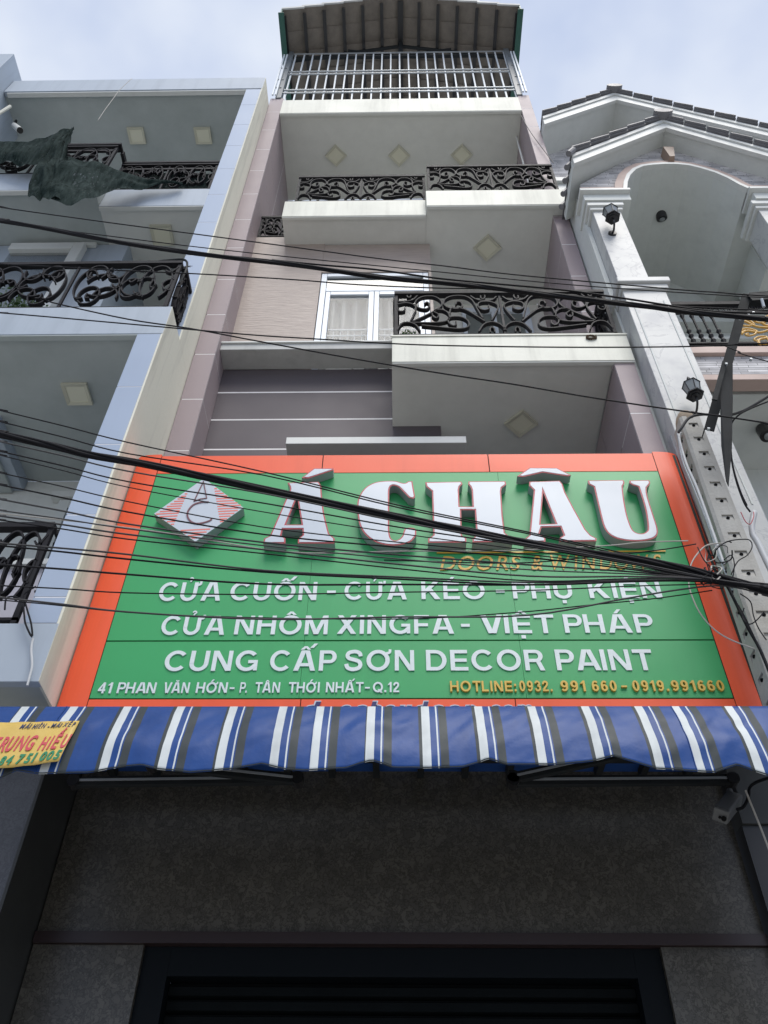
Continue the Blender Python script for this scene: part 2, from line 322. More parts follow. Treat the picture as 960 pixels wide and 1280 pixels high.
G_ = {
 'A': (.98, [_P(.11,0,.41,1,.22), _P(.87,0,.57,1,.22), _R(.24,.74,.22,.37)]),
 'C': (.93, _arc(.5,.5,.5,.515,42,318)), 'D': (.88, [_R(0,_t,0,1), _R(_t,.42,1-_th,1), _R(_t,.42,0,_th)]+_arc(.42,.5,.46,.5,-90,90)),
 'E': (.74, [_R(0,_t,0,1), _R(_t,.74,1-_th,1), _R(_t,.70,.42,.575), _R(_t,.75,0,_th)]), 'F': (.68, [_R(0,_t,0,1), _R(_t,.70,1-_th,1), _R(_t,.64,.40,.555)]),
 'G': (.98, _arc(.5,.5,.5,.515,42,330)+[_R(.55,.96,.38,.53), _R(.80,.96,.02,.38)]), 'H': (.84, [_R(0,_t,0,1), _R(.65,.84,0,1), _R(_t,.65,.42,.58)]),
 'I': (_t, [_R(0,_t,0,1)]), 'K': (.86, [_R(0,_t,0,1), _P(.12,.36,.70,1,.25), _P(.36,.60,.74,0,.25)]), 'L': (.66, [_R(0,_t,0,1), _R(_t,.66,0,_th)]),
 'M': (1.04, [_R(0,.18,0,1), _R(.86,1.04,0,1), _P(.13,1,.52,0,.20), _P(.91,1,.52,0,.20)]), 'N': (.85, [_R(0,.18,0,1), _R(.67,.85,0,1), _P(.12,1,.73,0,.22)]),
 'O': (1.02, _arc(.51,.5,.51,.515,0,360,30)), 'P': (.78, [_R(0,_t,0,1), _R(_t,.48,1-.155,1), _R(_t,.48,.37,.525)]+_arc(.48,.685,.30,.315,-90,90,t2=.155)),
 'Q': (1.02, _arc(.51,.5,.51,.515,0,360,30)+[_P(.90,-.05,.58,.30,.20)]), 'R': (.83, [_R(0,_t,0,1), _R(_t,.50,1-.155,1), _R(_t,.50,.40,.555)]+_arc(.50,.70,.30,.30,-90,90,t2=.155)+[_P(.73,0,.58,.43,.20)]),
 'S': (.80, _rib([(.70,.70),(.66,.84),(.52,.925),(.36,.93),(.18,.87),(.12,.73),(.20,.60),(.42,.53),(.62,.45),(.70,.30),(.64,.14),(.46,.07),(.30,.07),(.14,.15),(.08,.32)])),
 'T': (.80, [_R(0,.80,1-_th,1), _R(.305,.495,0,1-_th)]), 'U': (.82, [_R(0,_t,.37,1), _R(.63,.82,.37,1)]+_arc(.41,.375,.41,.385,180,360)),
 'V': (.90, [_P(.11,1,.40,0,.22), _P(.79,1,.50,0,.22)]), 'X': (.88, [_P(.12,0,.76,1,.235), _P(.12,1,.76,0,.235)]),
 '0': (.60, _arc(.30,.5,.30,.51,0,360,24)), '1': (.40, [_R(.20,.38,0,1), _P(.06,.72,.24,.92,.16)]),
 '2': (.60, _rib([(.09,.66),(.12,.82),(.30,.92),(.48,.84),(.50,.68),(.38,.48),(.20,.30),(.09,.14)])+[_R(.0,.60,0,.155)]),
 '3': (.60, _rib([(.08,.76),(.18,.90),(.34,.92),(.49,.80),(.46,.62),(.28,.53)])+_rib([(.28,.53),(.50,.43),(.50,.18),(.32,.075),(.16,.10),(.07,.26)])),
 '4': (.62, [_R(.36,.53,0,1), _R(.0,.62,.21,.36), _P(.07,.33,.43,1,.16)]), '5': (.60, [_R(.10,.56,.845,1), _P(.13,.45,.18,.86,.16)]+_rib([(.10,.52),(.28,.60),(.48,.50),(.50,.26),(.34,.08),(.16,.09),(.06,.24)])),
 '6': (.60, _arc(.30,.32,.30,.33,0,360,20)+_rib([(.50,.80),(.40,.91),(.24,.89),(.12,.70),(.09,.36)], .16)), '9': (.60, _arc(.30,.68,.30,.33,0,360,20)+_rib([(.10,.20),(.20,.09),(.36,.11),(.48,.30),(.51,.64)], .16)),
 '7': (.58, [_R(0,.58,.845,1), _P(.20,0,.48,.845,.19)]), '8': (.60, _arc(.30,.27,.30,.28,0,360,20)+_arc(.30,.75,.26,.26,0,360,20)),
 '.': (.19, [_R(0,.19,0,.19)]), ':': (.19, [_R(0,.19,0,.19), _R(0,.19,.52,.71)]), '-': (.42, [_R(0,.42,.36,.51)]),
}
_acu = lambda x, y: [_P(x-.08, y+.06, x+.10, y+.28, .16)]
_circ = lambda x, y: [_P(x-.16, y+.05, x+.01, y+.22, .15), _P(x+.16, y+.05, x-.01, y+.22, .15)]
_dot = lambda x: [_R(x-.09, x+.09, -.27, -.10)]
_hook = lambda x, y: _rib([(x-.09,y+.20),(x,y+.27),(x+.09,y+.20),(x,y+.10),(x,y+.04)], .07)
_horn = lambda x, y: _rib([(x-.06,y),(x+.08,y+.05),(x+.10,y+.20)], .12)
def _der(ch, base, extra, dw=0): w_, s_ = G_[base]; G_[ch] = (w_+dw, s_+extra)
_der('Á','A',_acu(.5,1)); _der('É','E',_acu(.38,1)); _der('Ă','A',_arc(.49,1.28,.20,.22,200,340,8,.10,.10)); _der('Â','A',_circ(.49,1)); _der('Ô','O',_circ(.51,1)); _der('Ụ','U',_dot(.41))
_der('Ư','U',_horn(.84,.86),.12); _der('Ử','U',_horn(.84,.86)+_hook(.41,1),.10); _der('Ơ','O',_horn(.93,.84),.06); _der('Ố','O',_circ(.51,1)+_acu(.86,1.05)); _der('Ấ','A',_circ(.49,1)+_acu(.84,1.08))
_der('Ệ','E',_circ(.38,1)+_dot(.38)); _der('Ớ','O',_horn(.93,.84)+_acu(.5,1),.06); _der('Ế','E',_circ(.38,1)+_acu(.7,1.08)); _der('Ê','E',_circ(.38,1))
_bg = {}
def blockmesh(ch, m, depth):
    k = (ch, m.name, depth)
    if k not in _bg:
        mb = MB(); i_ = 0
        for s_ in G_[ch][1]:
            z1 = depth/2-.0004*i_; z0 = -depth/2; i_ += 1
            if s_[0] == 'strip':
                o, q = s_[1], s_[2]; n = len(o); cl = (Vector(o[0])-Vector(o[-1])).length < 1e-6
                v = [(x, y, z1) for x, y in o]+[(x, y, z1) for x, y in q]+[(x, y, z0) for x, y in o]+[(x, y, z0) for x, y in q]
                f = []
                for j in range(n-1): f += [(j, j+1, n+j+1, n+j), (j, 2*n+j, 2*n+j+1, j+1), (n+j, n+j+1, 3*n+j+1, 3*n+j)]
                if not cl: f += [(0, n, 3*n, 2*n), (n-1, 3*n-1, 4*n-1, 2*n-1)]
                mb.add(v, f)
            else:
                n = len(s_); mb.add([(x, y, z1) for x, y in s_]+[(x, y, z0) for x, y in s_], [tuple(range(n))]+[(j, (j+1)%n, n+(j+1)%n, n+j) for j in range(n)])
        _bg[k] = mb.mesh('letter', m)
    return _bg[k]
def bigword(text, x0, x1, zb, zt, y, m, parent, depth=.012, gap=.16, name='letter', **kw):
    w_ = 0; pos = []
    for ch in text: pos.append(w_); w_ += G_[ch][0]+gap-(.10 if ch in 'AVTP' else 0)
    w_ -= gap; sx = (x1-x0)/w_
    for ch, p in zip(text, pos):
        o = link(name, blockmesh(ch, m, depth), parent); o.location = (x0+p*sx, y, zb); o.rotation_euler = ROT_SIGN; o.scale = (sx, zt-zb, 1)
# ------------------------------------------------------------------ ground
struct(box('street', M['asphalt'], None, -60, 60, -60, 2.2, -.3, 0))
struct(box('pavement', M['paving'], None, -60, 60, 2.36, 60, -.3, .13))
struct(box('kerb', M['kerb'], None, -60, 60, 2.2, 2.355, -.3, .135, bevel=.01))

# ------------------------------------------------------------------ iron scrollwork
# outlines traced in a 730 x 300 panel half: (x, height)
def _s(P): return [((x-135)/730.0, (490-y)/300.0) for x, y in P]
SCROLLS = [_s(P) for P in (
 [(340,262),(352,252),(368,262),(370,288),(345,305),(300,298),(272,275),(278,238),(325,208),(400,205),(448,232),(462,265),(440,298),(380,335),(300,375),(245,402)],
 [(560,272),(568,252),(595,254),(606,278),(590,300),(550,306),(500,295),(474,265),(488,228),(545,204),(630,206),(680,240),(705,300),(738,378)],
 [(512,345),(520,308),(565,300),(620,312),(680,350),(750,402)],
 [(388,340),(390,362),(412,376),(430,362),(428,345),(405,330),(412,314),(460,312),(500,338),(506,378),(470,402),(380,410),(255,408)],
 [(548,402),(550,422),(530,434),(505,420),(495,390),(520,368),(590,370),(634,400),(632,440),(570,456),(450,445),(310,428)],
 [(745,205),(745,224),(762,230),(774,216),(774,200)],
 [(672,205),(700,228),(740,242),(812,243),(858,212)],
 [(792,280),(794,304),(762,318),(730,308),(716,280),(735,256),(800,252),(858,282),(835,340),(798,395)],
 [(700,476),(740,425),(800,408),(855,428),(888,470)],
 [(778,484),(778,460),(792,448),(808,460),(808,482)],
 [(140,462),(170,416),(220,406),(270,426),(298,470)],
 [(140,244),(190,245),(250,234),(288,198)],
 [(214,196),(216,210),(236,212),(240,196)],
 [(140,268),(200,256),(256,270),(274,300),(258,345),(235,392)],
 [(138,300),(160,322),(192,316),(195,294)],
)]
_OV = lambda cx, cy, rx, ry, a0=0, a1=360, n=14: [(cx+rx*cos(radians(a0+(a1-a0)*i/n)), cy+ry*sin(radians(a0+(a1-a0)*i/n))) for i in range(n+1)]
CIRCLES = [
 _OV(.17,.55,.15,.40,-60,240), _OV(.36,.60,.15,.36,-120,200), _OV(.27,.45,.10,.22,30,330), _OV(.40,.42,.10,.22,-150,150),
 _OV(.60,.80,.09,.17,160,400), _OV(.80,.80,.10,.17,-60,230), _OV(.70,.50,.17,.26,20,300), _OV(.86,.52,.10,.34,-110,150),
 _OV(.62,.22,.12,.22,10,190), _OV(.78,.26,.10,.20,-30,320), [(.0,.62),(.06,.60),(.10,.5),(.06,.38),(.0,.36)], [(.50,.45),(.56,.45),(.60,.52)], [(.0,.92),(.06,.80),(.12,.84)],
 [(.16,.50),(.18,.42),(.22,.46)], [(.38,.62),(.42,.55),(.45,.62)], [(.66,.80),(.66,.70),(.61,.70)], [(.86,.80),(.86,.70),(.82,.70)],[(.80,.30),(.80,.20),(.76,.20)],
]
_rb = {}
def railing(parent, p0, p1, z0, z1, panels=2, pattern='S', ends=(True, True), t=.013, wd=.044, name='railing'):
    """scrollwork railing from p0 to p1 (x, y), standing on z0; parts: rails, posts, one mesh per scroll"""
    a = Vector((p0[0], p0[1], 0)); b = Vector((p1[0], p1[1], 0)); d = (b-a); Ln = d.length; d.normalize(); nv = Vector((-d.y, d.x, 0))
    R = bpy.data.objects.new(name, None); COL.objects.link(R); R.parent = parent
    zz = Vector((0,0,1)); H = z1-z0
    def br(n, q0, q1, w_, dd):
        obj(n, MB().bar(q0, q1, w_, dd, side=nv), M['iron'], R)
    br('top_rail', a+zz*(z1-.022), b+zz*(z1-.022), .044, .062)
    br('bottom_rail', a+zz*(z0+.045), b+zz*(z0+.045), .022, .034)
    lo, hi = z0+.06, z1-.045
    posts = [i/panels for i in range(panels+1)]
    for k, f in enumerate(posts):
        if (k == 0 and not ends[0]) or (k == panels and not ends[1]): continue
        wth = .034 if k in (0, panels) else .022
        p = a+d*(Ln*f + (wth/2 if k == 0 else -wth/2 if k == panels else 0))
        br('post', p+zz*z0, p+zz*(z1-.046), wth, wth)
    pat = SCROLLS if pattern == 'S' else CIRCLES
    pl = Ln/panels
    for k in range(panels):
        flip = (k % 2 == 1)
        for i, P in enumerate(pat):
            key = (pattern, i, flip, round(pl, 2), round(hi-lo, 2), round(t,3), round(d.x,2), round(d.y,2))
            if key not in _rb:
                q = [d*((1-x if flip else x)*(pl-.04)) + zz*(y*(hi-lo)) for x, y in P]
                _rb[key] = MB().ribbon(catmull(q, 3), t, nv*wd).mesh('scroll', M['iron'])
            link('scroll', _rb[key], R, loc=a+d*(k*pl+.02)+zz*lo)
    return R

# ------------------------------------------------------------------ small things reused
def diamond_lamp(label, X, Y, Z, half, turned=True, group=None, tint=None):
    t = thing('ceiling_light', label, 'ceiling light', group); a0 = 0 if turned else pi/4
    def sq(h): return [(X+h*1.414*cos(a0+k*pi/2), Y+h*1.414*sin(a0+k*pi/2)) for k in range(4)]
    s1, s2 = sq(half), sq(half*.74)
    mb = MB()
    for k in range(4):
        q = [s1[k], s1[(k+1)%4], s2[(k+1)%4], s2[k]]
        mb.hexa([(x, y, Z-.035 if j < 2 else Z-.028) for j, (x, y) in enumerate(q)], [(x, y, Z-.003) for x, y in q])
    obj('lamp_frame', mb, M['lampframe'], t)
    obj('lamp_panel', MB().prism([(x, y, Z-.022) for x, y in s2], (0,0,.015)), M['lamp'], t)
    return t
def can_lamp(label, X, Y, Z, tilt=(0,0)):
    t = thing('spotlight', label, 'spotlight')
    a = Vector((X, Y, Z)); d = Vector((tilt[0], tilt[1], -1)).normalized()
    obj('body', MB().tube([a, a+d*.03, a+d*.17, a+d*.175], [.06,.066,.066,.06], 16), M['blackp'], t, smooth=False)
    obj('bulb', MB().tube([a+d*.172, a+d*.19, a+d*.2], [.034,.034,.015], 12), M['bulb'], t)
    return t
def plant(label, X, Y, Z, r, h, n=70, seed=1, potted=True):
    t = thing('potted_plant', label, 'plant'); rnd = random.Random(seed)
    obj('pot', MB().tube([(X,Y,Z),(X,Y,Z+.10),(X,Y,Z+.12)], [.05,.065,.07], 12), M['pot'], t)
    mb = MB(); sb = MB()
    for i in range(n):
        a = rnd.uniform(0, 2*pi); rr = r*math.sqrt(rnd.random()); z = Z+.12+h*rnd.random()*(1-.4*rr/r)
        c = Vector((X+rr*cos(a), Y+rr*sin(a)*.7, z)); s = rnd.uniform(.018, .04)
        d1 = Vector((rnd.uniform(-1,1), rnd.uniform(-1,1), rnd.uniform(-.3,.8))).normalized(); d2 = d1.cross(Vector((rnd.uniform(-1,1), rnd.uniform(-1,1), rnd.uniform(-1,1)))).normalized()
        mb.add([c-d1*s*.2, c+d1*s*.5+d2*s*.35, c+d1*s*1.3, c+d1*s*.5-d2*s*.35], [(0,1,2,3)])
        if i % 5 == 0: sb.tube([(X+rr*.2*cos(a), Y, Z+.1), c], .003, 4)
    obj('foliage', mb, M['leaf'], t); obj('stem', sb, M['leaf'], t)
    return t

# ================================================================== the shop house in the middle
XL, XLi, XRi, XR = -2.055, -1.843, 1.95, 2.130
H = thing('shop_house', 'narrow mauve-tiled shop house in the middle, carrying the big green and orange sign', 'house')
JT = [.75*i+.55 for i in range(0, 22)]       # joint heights: 7.30, 8.05, ...
def pilaster(x0, x1, yf, z0, z1, inner, side_y1, parent=H):
    p = box('pilaster', M['grout'], parent, x0+.011 if inner > 0 else x0+.001, x1-.001 if inner > 0 else x1-.011, yf+.001, 8.6 if z1 > 9 and yf > 4.5 or x0 < 0 else 4.80, z0, z1-.004)
    js = [z0]+[j for j in JT if z0+.08 < j < z1-.08]+[z1]
    g = .011
    for a, b in zip(js[:-1], js[1:]):
        if b < 4.0: continue
        box('tile', M['mauve'], p, x0+.0, x1, yf, yf+.011, a+g/2, b-g/2, bevel=.0015)
        xs = (x1-.011, x1) if inner > 0 else (x0, x0+.011)
        ys = [yf+.012]
        while ys[-1]+.75 < side_y1: ys.append(ys[-1]+.75)
        if side_y1-ys[-1] > .15: ys.append(side_y1)
        for c, d in zip(ys[:-1], ys[1:]):
            box('tile', M['mauve'], p, xs[0], xs[1], c+g/2, d-g/2, a+g/2, b-g/2)
    return p
pilaster(XL, XLi, 4.80, 4.386, 16.16, 1, 6.2)
pilaster(XRi, XR, 4.42, 4.40, 8.045, -1, 6.05)
pilaster(XRi, XR, 4.80, 8.46, 16.16, -1, 6.2)
# walls
w1 = box('wall', M['grout'], H, XLi, .41, 5.165, 6.0, 3.9, 9.03)
dj = [3.95, 4.4, 4.85, 5.3, 5.75, 6.2, 6.82, 7.275, 7.727, 8.178, 8.625, 9.03]
for a, b in zip(dj[:-1], dj[1:]):
    box('panel', M['dark'], w1, XLi+.001, .41, 5.150, 5.162, a+(.007 if a > 4 else 0), b-.007, bevel=.002)
box('wall', M['soffit'], H, .414, XRi-.002, 6.05, 6.3, 3.9, 8.045)
for z in dj[1:-1]: box('joint', M['grout'], w1, XLi+.001, .41, 5.1495, 5.162, z-.0095, z+.0095)
# beige wall round the window (opening x -.923 .371, z 9.2 11.07)
wb = box('wall', M['beige'], H, XLi, -.935, 5.15, 5.40, 9.135, 12.02)
box('wall', M['beige'], H, -.933, .41, 5.151, 5.40, 11.085, 11.788)
box('wall', M['beige'], H, .376, .41, 5.1505, 5.40, 9.135, 11.083)
box('ledge', M['ledge'], H, XLi, -.062, 4.90, 5.148, 9.03, 9.13, bevel=.004)
box('ledge_top', M['white'], H, XLi, -.062, 4.88, 5.149, 9.1305, 9.155, bevel=.003)
# window
wn = box('window', M['curtain'], H, -.90, .35, 5.385, 5.40, 9.2, 11.05)
def fr(n, x0, x1, z0, z1, y0=5.17, y1=5.235): box(n, M['upvc'], wn, x0, x1, y0, y1, z0, z1, bevel=.004)
fr('frame', -.928, -.862, 9.16, 11.08, 5.165, 5.25); fr('frame', .308, .372, 9.16, 11.08, 5.165, 5.25)
fr('frame', -.860, .306, 11.01, 11.08, 5.165, 5.25); fr('frame', -.860, .306, 10.66, 10.74, 5.166, 5.25)
for x0, x1 in ((-.856,-.283),(-.277,.302)):
    fr('sash', x0, x0+.055, 9.17, 10.655); fr('sash', x1-.060, x1, 9.17, 10.655); fr('sash', x0+.057, x1-.062, 10.585, 10.655); fr('sash', x0+.057, x1-.062, 9.17, 9.22)
    box('pane', M['pane'], wn, x0+.057, x1-.062, 5.195, 5.20, 9.22, 10.585)
    for z in (9.78, 9.90): box('grille_bar', M['upvc'], wn, x0+.06, x1-.065, 5.222, 5.234, z, z+.014)
    for k in range(5):
        xx = x0+.087+(x1-x0-.174)*(k+.5)/5; box('grille_bar', M['upvc'], wn, xx-.0035, xx+.0035, 5.236, 5.244, 9.25, 9.92)
box('pane', M['dglass'], wn, -.860, .306, 5.195, 5.20, 10.74, 11.01)
mb = MB(); nn = 90
for i in range(nn+1):
    x = -.86+1.17*i/nn; y = 5.32+  .055*sin(i*.62+.5*sin(i*.11))+.012*sin(i*1.9+1)
    mb.v += [(x, y, 9.2), (x, y, 10.66)]
mb.f = [(2*i, 2*i+2, 2*i+3, 2*i+1) for i in range(nn)]; mb.m = [0]*nn
obj('curtain', mb, M['curtain'], wn, smooth=True)
# balcony above the sign (right)
s1 = box('balcony', M['cream'], H, -.057, XR+.006, 4.395, 4.44, 8.045, 8.45, bevel=.004)
box('slab', M['soffit'], s1, -.057, XRi-.003, 4.442, 6.05, 8.060, 8.44)
box('lip', M['soffit'], s1, -.053, XR+.004, 4.402, 4.440, 8.030, 8.0445)
box('coping', M['cream'], s1, -.060, XR+.012, 4.385, 4.55, 8.451, 8.475, bevel=.003)
tag_n = MB()
for i in range(26):
    a = random.uniform(0, 6.28); tag_n.tube([(1.80+.05*cos(a), 4.392-.012*random.random(), 8.40+.03*sin(a)), (1.80+.05*cos(a+1.4), 4.38, 8.40+.03*sin(a+1.4)+.01)], .006, 5)
n0 = obj('bird_nest', tag_n, M['nest']); tag(n0, 'small brown mud nest stuck on the cream fascia of the balcony just above the sign', 'nest')
railing(H, (-.035, 4.43), (2.07, 4.43), 8.475, 9.30, 2)
railing(H, (2.05, 4.47), (2.05, 5.2), 8.475, 9.30, 1, ends=(False, True)); railing(H, (-.018, 4.47), (-.018, 5.13), 8.475, 9.30, 1, ends=(False, False))
# recess behind the railing, with a glazed door
rw = box('wall', M['bright'], H, .412, XRi-.002, 6.05, 6.35, 8.45, 11.788)
wl, wr, wt = at(578,400,Y=6.0).x, at(664,400,Y=6.0).x, at(620,386,Y=6.0).z
dr = box('window', M['midglass'], H, wl+.05, wr-.10, 6.02, 6.048, 9.3, wt-.10)
for x0, x1, z0, z1 in ((wl,wl+.05,9.3,wt),(wr-.10,wr,9.3,wt),(wl+.051,wr-.101,wt-.10,wt),((wl+wr)/2-.06,(wl+wr)/2,9.3,wt-.101)): box('frame', M['upvc'], dr, x0, x1, 5.98, 6.047, z0, z1, bevel=.003)
# small canopy slab showing above the sign
box('canopy_slab', M['white'], H, -1.0, .60, 4.80, 5.148, 7.385, 7.475, bevel=.004)
# second balcony
s2 = box('balcony', M['cream'], H, .362, 2.118, 4.645, 4.69, 11.80, 12.23, bevel=.004)
box('slab', M['soffit'], s2, .362, XRi-.003, 4.692, 6.04, 11.812, 12.22)
box('slab', M['soffit'], s2, XRi-.001, 2.116, 4.692, 4.797, 11.812, 12.22)
box('lip', M['soffit'], s2, .366, 2.112, 4.652, 4.690, 11.785, 11.7995)
s3 = box('balcony', M['cream'], H, -1.454, .360, 4.765, 4.81, 11.80, 12.23, bevel=.004)
box('slab', M['soffit'], s3, -1.452, .360, 4.812, 5.40, 11.812, 12.22)
box('lip', M['soffit'], s3, -1.450, .358, 4.772, 4.808, 11.785, 11.7995)
railing(H, (.395, 4.69), (2.075, 4.69), 12.23, 13.06, 2)
railing(H, (-1.335, 4.80), (.372, 4.80), 12.23, 13.03, 2)
railing(H, (-1.84, 5.17), (-1.46, 5.17), 12.02, 12.62, 1, ends=(True, False))
box('wall', M['cream'], H, XLi, XRi, 6.2, 6.5, 12.23, 15.44)
# white ledge boxes seen at the foot of the railing
for x in (-.62, .05): 
    pass
# top slab, soffit, fascia
s4 = box('balcony', M['cream'], H, XLi+.002, XRi-.002, 4.79, 4.84, 15.46, 16.04, bevel=.004)
box('slab', M['soffit'], s4, XLi+.002, XRi-.002, 4.842, 6.2, 15.475, 16.03)
box('lip', M['soffit'], s4, XLi+.004, XRi-.004, 4.797, 4.838, 15.445, 15.4595)
pipe = MB().tube([(1.90,5.2,15.47),(1.90,5.2,13.2)], .014, 6); obj('drain_pipe', pipe, M['soffit'], H)
# ground floor
box('wall', M['granite'], H, -2.05, 2.02, 5.0, 5.3, 3.345, 4.38)
box('wall', M['granite'], H, -2.05, -1.43, 5.0, 5.3, 0, 3.28); box('wall', M['granite'], H, 1.43, 2.02, 5.0, 5.3, 0, 3.28)
box('lintel_trim', M['trim'], H, -2.05, 2.02, 4.975, 5.3, 3.282, 3.343)
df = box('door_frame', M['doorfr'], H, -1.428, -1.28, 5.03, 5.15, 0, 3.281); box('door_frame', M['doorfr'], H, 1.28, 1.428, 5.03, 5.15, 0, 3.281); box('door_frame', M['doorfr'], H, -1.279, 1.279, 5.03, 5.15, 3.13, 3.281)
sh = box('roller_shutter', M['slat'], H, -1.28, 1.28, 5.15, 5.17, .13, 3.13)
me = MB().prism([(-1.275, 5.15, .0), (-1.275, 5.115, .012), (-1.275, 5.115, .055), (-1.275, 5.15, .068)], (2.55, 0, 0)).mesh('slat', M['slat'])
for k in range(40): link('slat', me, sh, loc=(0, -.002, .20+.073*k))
# ceiling over the top terrace: steel cage and tiled roof
cg = bpy.data.objects.new('steel_cage', None); COL.objects.link(cg); cg.parent = H
CY, CZ0, CZ1 = 4.83, 16.04, 18.50
cx0, cx1 = -1.80, 1.93
for x0 in (-1.93, 1.985): box('post', M['cagepost'], cg, x0-.045, x0+.045, CY-.05, CY+.04, CZ0+.1, CZ1+.06)
nb = 25
for i in range(nb):
    x = -1.84+3.78*i/(nb-1); box('bar', M['cagewhite'], cg, x-.012, x+.012, CY-.012, CY+.012, CZ0, CZ1)
for z in [at(500, y_, Y=CY).z for y_ in (116.2, 112.6, 93.0, 89.8, 67.6)]: box('rail', M['steel'], cg, -1.88, 1.96, CY-.034, CY-.013, z-.009, z+.009)
for sx, xx in ((-1, -2.02), (1, 2.09)):
    for dx in (0, .05): box('side_bar', M['cagewhite'], cg, xx+dx*sx*-1-.012, xx+dx*sx*-1+.012, CY-.09, CY-.065, 16.17, 18.25)
    for z in (16.6, 17.0, 17.6, 18.1): box('side_rail', M['cagepost'], cg, min(xx, xx-sx*.10), max(xx, xx-sx*.10), CY-.06, CY-.045, z-.012, z+.012)
rf = bpy.data.objects.new('roof', None); COL.objects.link(rf); rf.parent = H
RX0, RXC, RX1, REZ, RRZ, RY0, RY1 = -1.98, .07, 2.12, 18.50, 19.36, 4.11, 7.6
def rz(x): return REZ+(RRZ-REZ)*((x-RX0)/(RXC-RX0) if x < RXC else (RX1-x)/(RX1-RXC))
nby = 6
for sgn in (0, 1):
    xs = [RX0+(RXC-RX0)*k/nby for k in range(nby+1)] if sgn == 0 else [RXC+(RX1-RXC)*k/nby for k in range(nby+1)]
    for k in range(nby+1):
        if sgn == 1 and k == 0: continue
        x = xs[k]; wdt = .05 if (sgn == 0 and k == nby) else .028
        box('purlin', M['blackp'], rf, x-wdt, x+wdt, RY0+.06, RY1, rz(x)-.085, rz(x)-.028)
    for k in range(nby):
        x0, x1 = xs[k], xs[k+1]
        # each tile steps over the one below it
        lift0, lift1 = (.0, .055) if sgn == 0 else (.055, .0)
        dx = .03
        me = None
        for j in range(10):
            y0 = RY0+.345*j; y1 = y0+.375
            jit = random.uniform(-.006, .006)
            za, zb = rz(x0)-.02+ (.055 if sgn == 0 else 0), rz(x1)-.02+(0 if sgn == 0 else .055)
            A = [(x0-(dx if sgn==0 else 0), y0, za+jit), (x1+(dx if sgn==1 else 0), y0, zb+jit), (x1+(dx if sgn==1 else 0), y1, zb+jit+.022), (x0-(dx if sgn==0 else 0), y1, za+jit+.022)]
            obj('tile', MB().hexa(A, [(p[0], p[1], p[2]+.028) for p in A]), M['roofunder'], rf)
            if j == 0:
                V = [(A[0][0]-.02*(sgn==0), y0-.03, A[0][2]-.012), (A[1][0]+.02*(sgn==1), y0-.03, A[1][2]-.012), (A[1][0]+.02*(sgn==1), y0-.002, A[1][2]-.012), (A[0][0]-.02*(sgn==0), y0-.002, A[0][2]-.012)]
                obj('verge_tile', MB().hexa(V, [(p[0], p[1], p[2]+.085) for p in V]), M['ledge'], rf, bevel=.004)
            if j % 3 != 2 and j < 4: pass
for x in (RX0-.045, RX1+.045): box('gutter_board', M['gutter'], rf, x-.012, x+.012, RY0-.02, RY1, REZ-.17, REZ+.13)
for x in (RX0-.045, RX1+.045): box('gutter_board', M['gutter'], rf, min(x, x-.0)-.05, x+.05, RY0-.02, RY1, REZ-.185, REZ-.171)
def trs(a, b, w_=.05): obj('truss_bar', MB().bar(a, b, w_, .05), M['darksteel'], rf)
ty = CY+.02
trs((RX0+.02, ty, REZ-.11), (RX1-.02, ty, REZ-.11), .05); trs((RX0+.05, ty+.06, REZ-.075), (RXC, ty+.06, RRZ-.13)); trs((RXC, ty+.06, RRZ-.13), (RX1-.05, ty+.06, REZ-.075))
trs((RXC, ty, REZ-.08), (RXC, ty, RRZ-.15), .06); trs((-.9, ty, REZ+.28), (RXC-.05, ty, REZ-.08), .03); trs((1.0, ty, REZ+.28), (RXC+.05, ty, REZ-.08), .03)
w_ = obj('hanging_wire', MB().tube(catmull([at(x,y,Y=4.76) for x,y in ((650,143),(660,160),(668,172),(680,188),(692,204))]), .006, 5), M['rubber2']); tag(w_, 'thin dark wire sagging down the right mauve pilaster from the top slab', 'wire')
# lamps under the slabs
diamond_lamp('large diamond ceiling light under the balcony slab directly above the sign', *at(651,528,Z=8.06).to_2d(), 8.06, .115)
diamond_lamp('diamond ceiling light under the second balcony, right of the white window', *at(609,309,Z=11.812).to_2d(), 11.812, .13)
for lab, px, py in (('left', 420,194), ('middle', 499,194), ('right', 577,193)):
    diamond_lamp(lab+' one of the three small diamond ceiling lights under the topmost slab', *at(px,py,Z=15.475).to_2d(), 15.475, .125, group='diamond ceiling lights under the top slab')
plant('small green potted plant behind the left railing post of the balcony above the sign', .10, 4.52, 8.46, .09, .10, 120, 3)
# ================================================================== pale blue house on the left
BH = thing('blue_house', 'pale blue house with iron balconies filling the left side', 'house')
BX = -2.060
# cream party wall (side face towards the shop house), three steps
pw = box('party_wall', M['party'], BH, BX-.016, BX, 4.043, 9.0, 4.37, 8.437)
box('party_wall', M['party'], BH, BX-.016, BX, 4.403, 9.0, 8.439, 15.90); box('party_wall', M['pdark'], BH, BX-.016, BX+.001, 4.49, 5.3, 0, 4.366)  # lowest part coloured dark for the shade under the awning
def bpil(x0, x1, yf, joints, z0, z1, yb):
    p = box('pilaster', M['grout'], BH, x0+.008, x1-.001, yf+.002, yb, z0+.003, z1-.003)
    js = [z0]+joints+[z1]
    for a, b in zip(js[:-1], js[1:]): box('tile', M['blue_tile'], p, x0, x1, yf, yf+.010, a+.004, b-.004, bevel=.002)
bpil(-2.281, BX-.0165, 4.040, [4.991, 5.723, 6.475, 7.203], 4.785, 7.985, 4.5)
bpil(-2.30, BX-.0165, 4.400, [9.395, 10.10, 10.89, 11.63, 12.39, 13.15, 13.91, 14.69], 8.44, 15.365, 4.9)
